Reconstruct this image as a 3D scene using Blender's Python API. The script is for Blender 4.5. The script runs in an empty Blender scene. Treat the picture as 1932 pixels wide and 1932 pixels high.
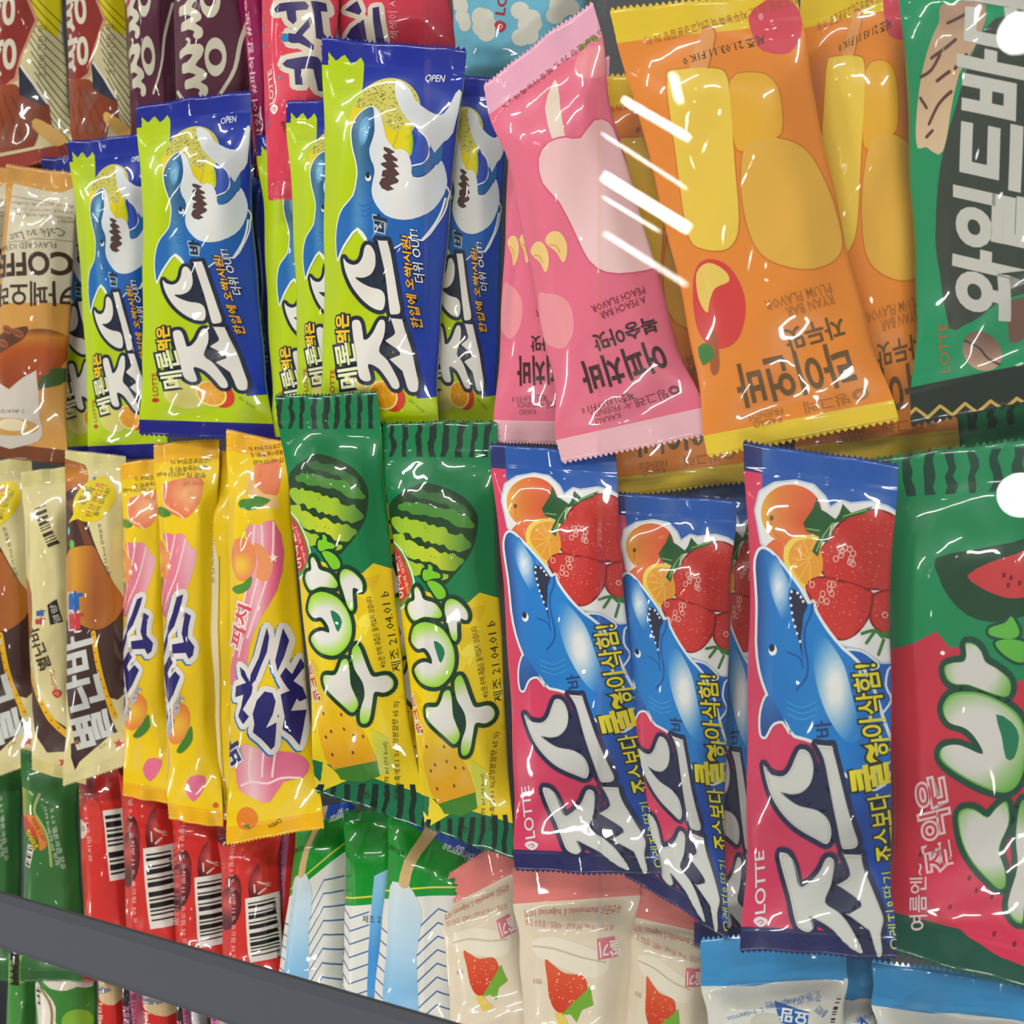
import bpy, math, random
import numpy as np
from mathutils import Vector, Matrix
from mathutils.geometry import tessellate_polygon

# ---------------------------------------------------------------- camera, world, light, exposure
scene = bpy.context.scene
COL = scene.collection
FPX = 1932.0                         # focal length in pixels of the 1932 px frame
TILT = math.radians(30.0)            # the camera leans over the freezer, looking down towards -x
DIST = 0.47
CAM = Vector((DIST * math.sin(TILT), 0.0, DIST * math.cos(TILT)))
cam_data = bpy.data.cameras.new('camera')
cam_data.sensor_fit = 'HORIZONTAL'
cam_data.sensor_width = 36.0
cam_data.lens = 36.0
cam_data.clip_start = 0.01
cam_data.dof.use_dof = True
cam_data.dof.focus_distance = 0.47
cam_data.dof.aperture_fstop = 16.0
camera = bpy.data.objects.new('camera', cam_data)
COL.objects.link(camera)
camera.location = CAM
camera.rotation_euler = (0.0, TILT, 0.0)
scene.camera = camera

world = bpy.data.worlds.new('store_ambience')
scene.world = world
world.use_nodes = True
world.node_tree.nodes['Background'].inputs[0].default_value = (1.0, 0.97, 0.92, 1)
world.node_tree.nodes['Background'].inputs[1].default_value = 0.26

vs = scene.view_settings
vs.view_transform = 'Standard'
vs.look = 'None'
vs.gamma = 1.0
vs.use_curve_mapping = False
vs.exposure = 0.15
scene.cycles.max_bounces = 5
scene.cycles.adaptive_threshold = 0.05
scene.cycles.diffuse_bounces = 2
scene.cycles.glossy_bounces = 3
scene.cycles.transparent_max_bounces = 10

CAM_R = Vector((math.cos(TILT), 0, -math.sin(TILT)))
CAM_U = Vector((0, 1, 0))
CAM_F = Vector((-math.sin(TILT), 0, -math.cos(TILT)))

def ray(px, py):
    return (CAM_F + CAM_R * ((px - 966.0) / FPX) + CAM_U * ((966.0 - py) / FPX))

def at(px, py, z):
    """point of the place seen at photo pixel (px, py) at height z"""
    d = ray(px, py)
    return CAM + d * ((z - CAM.z) / d.z)

def on_plane(px, py, p0, n):
    d = ray(px, py)
    return CAM + d * ((p0 - CAM).dot(n) / d.dot(n))

# ---------------------------------------------------------------- colours and materials
def lin(c):
    c = np.asarray(c, dtype=float) / 255.0
    return np.where(c <= 0.04045, c / 12.92, ((c + 0.055) / 1.055) ** 2.4)

MATS = {}
def film_material():
    """printed glossy plastic film: ink colour from the colour attribute, fine crinkle bump"""
    if 'film' in MATS:
        return MATS['film']
    m = bpy.data.materials.new('printed_film'); m.use_nodes = True
    nt = m.node_tree; b = nt.nodes['Principled BSDF']
    at_ = nt.nodes.new('ShaderNodeAttribute'); at_.attribute_name = 'ink'
    nt.links.new(at_.outputs['Color'], b.inputs['Base Color'])
    b.inputs['Roughness'].default_value = 0.32
    b.inputs['Specular IOR Level'].default_value = 0.25
    b.inputs['Coat Weight'].default_value = 0.9
    b.inputs['Coat Roughness'].default_value = 0.04
    tc = nt.nodes.new('ShaderNodeTexCoord')
    n1 = nt.nodes.new('ShaderNodeTexNoise'); n1.inputs['Scale'].default_value = 38
    n1.inputs['Detail'].default_value = 1.5; n1.inputs['Distortion'].default_value = 0.0
    nt.links.new(tc.outputs['Object'], n1.inputs['Vector'])
    bp = nt.nodes.new('ShaderNodeBump'); bp.inputs['Strength'].default_value = 0.16
    bp.inputs['Distance'].default_value = 0.0022
    nt.links.new(n1.outputs['Fac'], bp.inputs['Height'])
    nt.links.new(bp.outputs['Normal'], b.inputs['Normal'])
    nt.links.new(bp.outputs['Normal'], b.inputs['Coat Normal'])
    MATS['film'] = m
    return m

def plain_material(name, rgb, rough=0.5, metallic=0.0, noise=0.0):
    m = bpy.data.materials.new(name); m.use_nodes = True
    nt = m.node_tree; b = nt.nodes['Principled BSDF']
    c = lin(rgb)
    b.inputs['Base Color'].default_value = (*c, 1)
    b.inputs['Roughness'].default_value = rough
    b.inputs['Metallic'].default_value = metallic
    if noise:
        n = nt.nodes.new('ShaderNodeTexNoise'); n.inputs['Scale'].default_value = 300
        r = nt.nodes.new('ShaderNodeMixRGB'); r.blend_type = 'MULTIPLY'; r.inputs[0].default_value = noise
        r.inputs[1].default_value = (*c, 1)
        nt.links.new(n.outputs['Fac'], r.inputs[2]); nt.links.new(r.outputs[0], b.inputs['Base Color'])
    return m

def emit_material(name, rgb, strength):
    m = bpy.data.materials.new(name); m.use_nodes = True
    nt = m.node_tree
    nt.nodes.remove(nt.nodes['Principled BSDF'])
    e = nt.nodes.new('ShaderNodeEmission')
    e.inputs[0].default_value = (*rgb, 1); e.inputs[1].default_value = strength
    nt.links.new(e.outputs[0], nt.nodes['Material Output'].inputs[0])
    return m

def glass_material():
    m = bpy.data.materials.new('lid_glass'); m.use_nodes = True
    nt = m.node_tree; nt.nodes.remove(nt.nodes['Principled BSDF'])
    g = nt.nodes.new('ShaderNodeNewGeometry')
    d = nt.nodes.new('ShaderNodeVectorMath'); d.operation = 'DOT_PRODUCT'
    nt.links.new(g.outputs['Normal'], d.inputs[0]); nt.links.new(g.outputs['Incoming'], d.inputs[1])
    ab = nt.nodes.new('ShaderNodeMath'); ab.operation = 'ABSOLUTE'
    nt.links.new(d.outputs['Value'], ab.inputs[0])
    om = nt.nodes.new('ShaderNodeMath'); om.operation = 'SUBTRACT'; om.inputs[0].default_value = 1
    nt.links.new(ab.outputs[0], om.inputs[1])
    pw = nt.nodes.new('ShaderNodeMath'); pw.operation = 'POWER'; pw.inputs[1].default_value = 5
    nt.links.new(om.outputs[0], pw.inputs[0])
    ma = nt.nodes.new('ShaderNodeMath'); ma.operation = 'MULTIPLY_ADD'
    ma.inputs[1].default_value = 0.97; ma.inputs[2].default_value = 0.030
    nt.links.new(pw.outputs[0], ma.inputs[0])
    tr = nt.nodes.new('ShaderNodeBsdfTransparent'); tr.inputs[0].default_value = (0.995, 0.999, 0.997, 1)
    gl = nt.nodes.new('ShaderNodeBsdfGlossy'); gl.inputs['Roughness'].default_value = 0.0
    mx = nt.nodes.new('ShaderNodeMixShader')
    nt.links.new(ma.outputs[0], mx.inputs[0]); nt.links.new(tr.outputs[0], mx.inputs[1])
    nt.links.new(gl.outputs[0], mx.inputs[2])
    nt.links.new(mx.outputs[0], nt.nodes['Material Output'].inputs[0])
    return m

# ---------------------------------------------------------------- mesh helpers
def mesh_object(name, verts, faces, mat, parent=None, smooth=False):
    me = bpy.data.meshes.new(name)
    me.from_pydata([tuple(v) for v in verts], [], [tuple(f) for f in faces])
    me.materials.append(mat)
    if smooth:
        me.shade_smooth()
    o = bpy.data.objects.new(name, me); COL.objects.link(o)
    if parent: o.parent = parent
    return o

def tri_object(name, P, tris, cols, nrm, mat, parent):
    """triangle mesh with ink colour and exact normals per vertex (numpy in)"""
    me = bpy.data.meshes.new(name)
    n, t = len(P), len(tris)
    me.vertices.add(n); me.loops.add(t * 3); me.polygons.add(t)
    me.vertices.foreach_set('co', np.ascontiguousarray(P, np.float32).ravel())
    me.loops.foreach_set('vertex_index', np.ascontiguousarray(tris, np.int32).ravel())
    me.polygons.foreach_set('loop_start', np.arange(0, t * 3, 3, dtype=np.int32))
    me.polygons.foreach_set('use_smooth', np.ones(t, bool))
    me.update(calc_edges=True)
    a = me.attributes.new('ink', 'FLOAT_COLOR', 'POINT')
    a.data.foreach_set('color', np.concatenate([cols, np.ones((n, 1))], 1).astype(np.float32).ravel())
    if nrm is not None:
        cn = me.attributes.new('custom_normal', 'FLOAT_VECTOR', 'POINT')
        cn.data.foreach_set('vector', np.ascontiguousarray(nrm, np.float32).ravel())
    me.materials.append(mat)
    o = bpy.data.objects.new(name, me); COL.objects.link(o)
    if parent: o.parent = parent
    return o

def box_verts(x0, x1, y0, y1, z0, z1):
    v = [(x, y, z) for z in (z0, z1) for y in (y0, y1) for x in (x0, x1)]
    f = [(0, 2, 3, 1), (4, 5, 7, 6), (0, 1, 5, 4), (2, 6, 7, 3), (0, 4, 6, 2), (1, 3, 7, 5)]
    return v, f

# ---------------------------------------------------------------- flat artwork: polygons in the plane of a wrapper
def pts(s):
    return np.array([[float(q) for q in p.split(',')] for p in s.split()])

def smooth_loop(p, n=4, closed=True):
    """Catmull-Rom through the points"""
    p = np.asarray(p, float); m = len(p); out = []
    rng = range(m) if closed else range(m - 1)
    for i in rng:
        if closed:
            a, b, c, d = p[i - 1], p[i], p[(i + 1) % m], p[(i + 2) % m]
        else:
            a, b, c, d = p[max(i - 1, 0)], p[i], p[i + 1], p[min(i + 2, m - 1)]
        for k in range(n):
            t = k / n
            out.append(0.5 * ((2 * b) + (-a + c) * t + (2 * a - 5 * b + 4 * c - d) * t * t + (-a + 3 * b - 3 * c + d) * t ** 3))
    if not closed: out.append(p[-1])
    return np.array(out)

def tessellate(loops):
    allp = np.concatenate(loops)
    tr = tessellate_polygon([[Vector((x, y, 0)) for x, y in l] for l in loops])
    return allp[np.array(tr, int).reshape(-1, 3)] if len(tr) else np.zeros((0, 3, 2))

TEXT_CACHE = {}
def text_tris(s, bold=0.0, shear=0.0, res=2):
    """triangles and bounds of a line of lettering, one em high, y up"""
    if len(s) > 9: res = 1
    elif len(s) < 7: res = 4
    key = (s, bold, shear, res)
    if key not in TEXT_CACHE:
        c = bpy.data.curves.new('lettering', 'FONT'); c.body = s; c.resolution_u = res
        c.offset = bold; c.shear = shear
        o = bpy.data.objects.new('lettering', c); COL.objects.link(o)
        ev = o.evaluated_get(bpy.context.evaluated_depsgraph_get())
        me = ev.to_mesh(); me.calc_loop_triangles()
        co = np.array([v.co[:2] for v in me.vertices]).reshape(-1, 2)
        tr = np.array([t.vertices[:] for t in me.loop_triangles], int).reshape(-1, 3)
        T = co[tr] if len(tr) else np.zeros((0, 3, 2))
        ev.to_mesh_clear(); bpy.data.objects.remove(o); bpy.data.curves.remove(c)
        TEXT_CACHE[key] = T
    return TEXT_CACHE[key]

def split_axis(T, S, tv, br, eps):
    """cut triangles T (n,3,2) with ids S at the sorted breaks br of the linear coordinate tv(T)"""
    done_T, done_S = [], []
    for _ in range(40):
        t = tv(T)
        lo = np.searchsorted(br, t.min(1) + eps, 'right'); hi = np.searchsorted(br, t.max(1) - eps, 'left')
        need = hi > lo
        done_T.append(T[~need]); done_S.append(S[~need])
        if not need.any(): break
        T = T[need]; S = S[need]; t = t[need]
        k = br[(lo[need] + hi[need]) // 2]
        od = np.argsort(t, 1)
        T = np.take_along_axis(T, od[:, :, None], 1); t = np.take_along_axis(t, od, 1)
        a, b, c = T[:, 0], T[:, 1], T[:, 2]
        ta, tb, tc = t[:, 0], t[:, 1], t[:, 2]
        q = a + (c - a) * ((k - ta) / (tc - ta))[:, None]
        up = tb >= k
        with np.errstate(divide='ignore', invalid='ignore'):
            p1 = a + (b - a) * np.clip(np.nan_to_num((k - ta) / (tb - ta)), 0, 1)[:, None]
            p2 = b + (c - b) * np.clip(np.nan_to_num((k - tb) / (tc - tb)), 0, 1)[:, None]
        u3 = up[:, None]
        n1 = np.where(u3[:, None], np.stack([a, p1, q], 1), np.stack([q, p2, c], 1))
        n2 = np.where(u3[:, None], np.stack([p1, b, c], 1), np.stack([a, b, p2], 1))
        n3 = np.where(u3[:, None], np.stack([p1, c, q], 1), np.stack([a, p2, q], 1))
        T = np.concatenate([n1, n2, n3]); S = np.concatenate([S, S, S])
        ar = np.abs((T[:, 1, 0] - T[:, 0, 0]) * (T[:, 2, 1] - T[:, 0, 1]) - (T[:, 2, 0] - T[:, 0, 0]) * (T[:, 1, 1] - T[:, 0, 1]))
        T = T[ar > 1e-12]; S = S[ar > 1e-12]
    return np.concatenate(done_T), np.concatenate(done_S)

class Grid:
    """cells of a wrapper face: columns u in -1..1, rows v in 0..1, finer rows on the crimped ends"""
    def __init__(g, nu=18, nb=38, ns=8, s0=0.07, s1=0.07):
        u = np.linspace(-1, 1, nu + 1)
        g.U = np.unique(np.concatenate([u, [-0.985, -0.96, 0.96, 0.985]]))
        g.V = np.concatenate([np.linspace(0, s0, ns + 1), np.linspace(s0, 1 - s1, nb + 1)[1:], np.linspace(1 - s1, 1, ns + 1)[1:]])
        g.s0, g.s1, g.ns = s0, s1, ns

class Design:
    """printed artwork of one kind of wrapper, traced flat in the frame of one wrapper's four corners"""
    def __init__(d, name, quad, base, seal0, seal1, s0=0.07, s1=0.07, ox=0, oy=0, sc=1.0):
        d.name = name; d.quad = np.array(quad, float); d.base = base
        d.seal = (seal0, seal1); d.grid = Grid(s0=s0, s1=s1); d.tris = []; d.ids = []; d.cols = []; d.lev = []; d.kind = []; d.subs = []
        d.ox, d.oy, d.sc = ox, oy, sc; d.flat = None; d.teeth = (None, None)
    def frame(d, ox, oy, sc):
        d.ox, d.oy, d.sc = ox, oy, sc
    def X(d, p):
        return np.asarray(p, float) / d.sc + np.array([d.ox, d.oy])
    def add(d, T, col, lev, kind, sub=None):
        if len(T) == 0: return
        # overlapping pieces of one stroke lie a few microns apart, like layers of ink
        d.subs.append(np.full(len(T), len(d.cols) % 7) if sub is None else np.asarray(sub) % 7)
        d.tris.append(T); d.ids.append(np.full(len(T), len(d.cols))); d.cols.append(col); d.lev.append(lev); d.kind.append(kind)
    def poly(d, p, col, lev=1, sm=0, holes=(), kind=0):
        p = pts(p) if isinstance(p, str) else np.asarray(p, float)
        if sm: p = smooth_loop(p, sm)
        hs = [pts(h) if isinstance(h, str) else h for h in holes]
        if sm: hs = [smooth_loop(h, sm) for h in hs]
        d.add(tessellate([d.X(p)] + [d.X(h) for h in hs]), col, lev, kind)
        return p
    def line(d, p, w, col, lev=1, sm=0, closed=False, kind=0, seg=6):
        """round-ended stroke of width w along the points"""
        p = pts(p) if isinstance(p, str) else np.asarray(p, float)
        if sm: p = smooth_loop(p, sm, closed)
        r = w / 2.0; T = []; sub = []
        m = len(p)
        for i in range(m if closed else m - 1):
            a, b = p[i], p[(i + 1) % m]; e = b - a; L = math.hypot(*e)
            if L < 1e-6: continue
            n = np.array([-e[1], e[0]]) / L * r
            T += [(a + n, a - n, b - n), (a + n, b - n, b + n)]; sub += [2 * i, 2 * i]
        an = np.linspace(0, 2 * math.pi, seg, endpoint=False)
        ring = np.stack([np.cos(an), np.sin(an)], 1) * r
        for i, c in enumerate(p):
            for k in range(1, seg - 1):
                T.append((c + ring[0], c + ring[k], c + ring[k + 1])); sub.append(2 * i + 1)
        d.add(d.X(np.array(T)), col, lev, kind, sub)
    def shape(d, p, fill, w, edge, lev=2, sm=4, kind=0):
        """polygon with a printed outline of width w round it"""
        p = pts(p) if isinstance(p, str) else np.asarray(p, float)
        if sm: p = smooth_loop(p, sm)
        if w:
            d.line(p, 2 * w, edge, lev, closed=True, kind=kind)
            d.poly(p, edge, lev, kind=kind)
        d.poly(p, fill, lev + 1, kind=kind)
    def oval(d, cx, cy, rx, ry, col, lev=1, rot=0.0, n=20, kind=0):
        a = np.linspace(0, 2 * math.pi, n, endpoint=False); c, s = math.cos(rot), math.sin(rot)
        x, y = rx * np.cos(a), ry * np.sin(a)
        d.poly(np.stack([cx + x * c - y * s, cy + x * s + y * c], 1), col, lev, kind=kind)
    def text(d, s, a, b, h, col, lev=3, bold=0.0, shear=0.0, out=0.0, ocol=None, res=2, fit=True):
        """line of lettering: baseline from a to b, letters h high; turns with the baseline"""
        a = np.asarray(a, float); b = np.asarray(b, float)
        e = b - a; L = math.hypot(*e); e = e / L; up = np.array([e[1], -e[0]])
        T0 = text_tris(s, 0.0, shear, res)
        if len(T0) == 0: return
        mn = T0.reshape(-1, 2).min(0); mx = T0.reshape(-1, 2).max(0)
        sx = L / (mx[0] - mn[0]); sy = h / (mx[1] - mn[1])
        def place(T):
            q = T - mn
            return d.X(a + q[..., :1] * sx * e + q[..., 1:] * sy * up)
        if out:
            d.add(place(text_tris(s, bold + out, shear, res)), ocol, lev, 1); lev += 1
        d.add(place(text_tris(s, bold, shear, res)), col, lev, 1)
    def dots(d, n, box, r, col, lev, seed, inside=None, kind=0, sq=0.0):
        rnd = random.Random(seed); T = []
        k = 0
        while len(T) < n * 2 and k < n * 30:
            k += 1
            x = rnd.uniform(box[0], box[2]); y = rnd.uniform(box[1], box[3])
            if inside and not inside(x, y): continue
            q = r * rnd.uniform(0.5, 1.2); w = q * rnd.uniform(0.5, 1)
            p = np.array([(x - q, y), (x, y - w), (x + q, y), (x, y + w)])
            T += [p[[0, 1, 2]], p[[0, 2, 3]]]
        if T: d.add(d.X(np.array(T)), col, lev, kind)
    def to_uv(d, P):
        """inverse bilinear: quad TL TR BR BL -> u -1..1, v 0..1"""
        A, B, Cc, D = d.quad
        u = np.full(P.shape[:-1], 0.5); v = np.full(P.shape[:-1], 0.5)
        for _ in range(14):
            p = A * ((1 - u) * (1 - v))[..., None] + B * (u * (1 - v))[..., None] + Cc * (u * v)[..., None] + D * ((1 - u) * v)[..., None]
            r = P - p
            du = (B - A) * (1 - v)[..., None] + (Cc - D) * v[..., None]
            dv = (D - A) * (1 - u)[..., None] + (Cc - B) * u[..., None]
            det = du[..., 0] * dv[..., 1] - du[..., 1] * dv[..., 0]
            u = u + (r[..., 0] * dv[..., 1] - r[..., 1] * dv[..., 0]) / det
            v = v + (du[..., 0] * r[..., 1] - du[..., 1] * r[..., 0]) / det
            u = np.clip(u, -1.5, 2.5); v = np.clip(v, -1.5, 2.5)
        return np.stack([u * 2 - 1, v], -1)
    def compile(d):
        if d.flat is not None: return d.flat
        g = d.grid
        T = np.concatenate(d.tris); S = np.concatenate(d.ids) * 7 + np.concatenate(d.subs)
        UV = d.to_uv(T)
        UV, S = split_axis(UV, S, lambda t: t[:, :, 1], g.V, 1e-5)
        c = UV[:, :, 1].mean(1); ok = (c > 0) & (c < 1); UV, S = UV[ok], S[ok]
        UV, S = split_axis(UV, S, lambda t: t[:, :, 0], g.U, 1e-5)
        c = UV[:, :, 0].mean(1); ok = (c > -1) & (c < 1); UV, S = UV[ok], S[ok]
        # local coordinates in the cell, then the cell's diagonal
        def cells(UV):
            ci = np.clip(np.searchsorted(g.U, UV[:, :, 0].mean(1)) - 1, 0, len(g.U) - 2)
            ri = np.clip(np.searchsorted(g.V, UV[:, :, 1].mean(1)) - 1, 0, len(g.V) - 2)
            return ci, ri
        ci, ri = cells(UV)
        L = np.stack([(UV[:, :, 0] - g.U[ci][:, None]) / (g.U[ci + 1] - g.U[ci])[:, None],
                      (UV[:, :, 1] - g.V[ri][:, None]) / (g.V[ri + 1] - g.V[ri])[:, None]], -1)
        idx = np.arange(len(L))
        L2, idx = split_axis(L, idx, lambda t: t.sum(2), np.array([1.0]), 1e-4)
        ci, ri, S = ci[idx], ri[idx], S[idx]
        L2 = np.clip(L2, 0, 1)
        # winding: u right, v down -> outward normal needs clockwise order in (u, v)
        ar = (L2[:, 1, 0] - L2[:, 0, 0]) * (L2[:, 2, 1] - L2[:, 0, 1]) - (L2[:, 2, 0] - L2[:, 0, 0]) * (L2[:, 1, 1] - L2[:, 0, 1])
        L2[ar > 0] = L2[ar > 0][:, ::-1]
        uv = np.stack([g.U[ci][:, None] + L2[:, :, 0] * (g.U[ci + 1] - g.U[ci])[:, None],
                       g.V[ri][:, None] + L2[:, :, 1] * (g.V[ri + 1] - g.V[ri])[:, None]], -1)
        # barycentric weights on the four cell corners (two triangles, diagonal from (1,0) to (0,1))
        a, b = L2[:, :, 0], L2[:, :, 1]
        low = (L2.mean(1).sum(1) <= 1.0)[:, None]
        w00 = np.where(low, 1 - a - b, 0); w10 = np.where(low, a, 1 - b); w01 = np.where(low, b, 1 - a); w11 = np.where(low, 0, a + b - 1)
        nU = len(g.U)
        i00 = ri * nU + ci
        I = np.stack([i00, i00 + 1, i00 + nU, i00 + nU + 1], -1)
        sub = S % 7; S = S // 7
        # colours
        cols = np.zeros((len(S), 3, 3))
        A, B, Cc, D = d.quad
        uu, vv = (uv[..., 0] + 1) / 2, uv[..., 1]
        PX = A * ((1 - uu) * (1 - vv))[..., None] + B * (uu * (1 - vv))[..., None] + Cc * (uu * vv)[..., None] + D * ((1 - uu) * vv)[..., None]
        for k, c in enumerate(d.cols):
            m = S == k
            if not m.any(): continue
            if callable(c):
                q = PX[m]
                cols[m] = lin(c(q[..., 0], q[..., 1]))
            else:
                cols[m] = lin(c)
        lev = np.array(d.lev)[S] + sub * 0.12; kind = np.array(d.kind)[S]
        d.flat = dict(I=I, W=np.stack([w00, w10, w01, w11], -1), cols=cols, lev=lev, kind=kind, uv=uv)
        return d.flat

def grad(axis, p0, c0, p1, c1, *more):
    """printed colour blend along x (0) or y (1) of the photo frame"""
    st = [(p0, c0), (p1, c1)] + [(more[i], more[i + 1]) for i in range(0, len(more), 2)]
    ps = [s[0] for s in st]; cs = np.array([s[1] for s in st], float)
    def f(x, y):
        t = x if axis == 0 else y
        return np.stack([np.interp(t, ps, cs[:, k]) for k in range(3)], -1)
    return f

def radial(cx, cy, r0, c0, r1, c1, sy=1.0):
    def f(x, y):
        t = np.clip((np.hypot(x - cx, (y - cy) * sy) - r0) / (r1 - r0), 0, 1)[..., None]
        return np.array(c0, float) * (1 - t) + np.array(c1, float) * t
    return f

# ---------------------------------------------------------------- wrappers (the bags the bars are sold in)
def smoothstep(x):
    x = np.clip(x, 0, 1); return x * x * (3 - 2 * x)

class Shape:
    pass

def bag_surface(g, quad, nrm, H, seed, crease=1.0, narrow=0.08, bend=(0.0, 0.0), rib=0.00042, puff=0.16):
    """top and bottom vertex arrays of a sealed bag over the 3D quad TL TR BR BL"""
    rs = np.random.RandomState(seed)
    U, V = np.meshgrid(g.U, g.V)
    A, B, C, D = [np.array(q) for q in quad]
    W = np.linalg.norm(B - A) / 2 + np.linalg.norm(C - D) / 2
    L = np.linalg.norm(D - A) / 2 + np.linalg.norm(C - B) / 2
    dv0 = np.clip((V - g.s0), 0, None) ; dv1 = np.clip((1 - g.s1 - V), 0, None)
    s = smoothstep(dv0 / puff) ** 0.8 * smoothstep(dv1 / puff) ** 0.8
    nar = 1 - narrow * s
    wob = 1 + 0.012 * np.sin(V * 9 + rs.uniform(0, 6)) + 0.010 * np.sin(V * 23 + rs.uniform(0, 6))
    u = (U * nar * wob + 1) / 2
    P = (A * ((1 - u) * (1 - V))[..., None] + B * (u * (1 - V))[..., None] + C * (u * V)[..., None] + D * ((1 - u) * V)[..., None])
    prof = np.clip(1 - np.abs(U) ** 2.4, 0, 1) ** 0.62
    # the bar inside: flat slab with rounded edges, then the stick
    slab = smoothstep((0.86 - np.abs(U)) / 0.3) * smoothstep((V - 0.10) / 0.08) * smoothstep((0.80 - V) / 0.10)
    h = H * s * (0.72 * prof + 0.28 * slab)
    # creases of the film
    cr = np.zeros_like(U)
    x = U * W / 2; y = V * L
    fall = np.clip(1 - np.abs(U) ** 6, 0, 1)
    for end in (0, 1):
        y0 = (g.s0 if end == 0 else 1 - g.s1) * L; sg = 1 if end == 0 else -1
        for i in range(8):
            ux = rs.uniform(-0.9, 0.9) * W / 2; ang = rs.uniform(-0.7, 0.7) - ux / W * 1.2 * 1
            ln = rs.uniform(0.12, 0.34) * L; amp = rs.uniform(-0.0011, 0.0014); wd = rs.uniform(0.0018, 0.0042)
            dx, dy = math.sin(ang), math.cos(ang) * sg
            tx, ty = x - ux, y - y0
            al = tx * dx + ty * dy; ac = np.abs(tx * dy - ty * dx)
            cr += amp * np.exp(-ac / wd) * smoothstep(al / (0.10 * L)) * smoothstep((ln - al) / (0.6 * ln))
    for i in range(13):
        cx, cy = rs.uniform(-0.8, 0.8) * W / 2, rs.uniform(0.2, 0.8) * L
        ang = rs.normal(0, 0.5) + (0 if rs.rand() < 0.65 else 1.4)
        ln = rs.uniform(0.06, 0.22) * L; amp = rs.uniform(-0.0007, 0.0007); wd = rs.uniform(0.0014, 0.003)
        dx, dy = math.sin(ang), math.cos(ang); tx, ty = x - cx, y - cy
        al = np.abs(tx * dx + ty * dy); ac = np.abs(tx * dy - ty * dx)
        cr += amp * np.exp(-ac / wd) * smoothstep((ln - al) / ln)
    lowf = 0.0007 * np.sin(x * 110 + rs.uniform(0, 6)) * np.sin(y * 60 + rs.uniform(0, 6)) + 0.0005 * np.sin(x * 150 + y * 110 + rs.uniform(0, 6))
    inbody = smoothstep(dv0 / 0.03) * smoothstep(dv1 / 0.03)
    h = h + 1.2 * crease * (cr * fall * (0.35 + 0.65 * inbody) + lowf * inbody * fall)
    # crimped ends: ribs, soft wave, curl
    insl = ((V < g.s0 - 1e-6) | (V > 1 - g.s1 + 1e-6))
    rows = np.arange(len(g.V))[:, None] * np.ones_like(U)
    h = h + np.where(insl, rib * ((rows % 2) * 2 - 1), 0)
    e0 = np.clip(g.s0 * 1.6 - V, 0, None) / (g.s0 * 1.6); e1 = np.clip(V - (1 - g.s1 * 1.6), 0, None) / (g.s1 * 1.6)
    wave = 0.0011 * np.sin(U * 3.3 + rs.uniform(0, 6)) + 0.0007 * np.sin(U * 8 + rs.uniform(0, 6))
    off = (e0 + e1) * wave + bend[0] * e0 ** 2 + bend[1] * e1 ** 2
    n = np.array(nrm)
    hb = -0.55 * H * s * prof - 0.0003
    top = P + n * (h + off + 0.0004)[..., None]
    bot = P + n * (np.minimum(hb, h - 0.0006) + off)[..., None]
    return top, bot

def vert_normals(G):
    """outward normals of a vertex grid (rows down, columns right)"""
    du = np.gradient(G, axis=1); dv = np.gradient(G, axis=0)
    n = np.cross(dv, du); n /= np.linalg.norm(n, axis=2, keepdims=True) + 1e-12
    return n

LEVEL = 0.000035
THINGS = []

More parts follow.
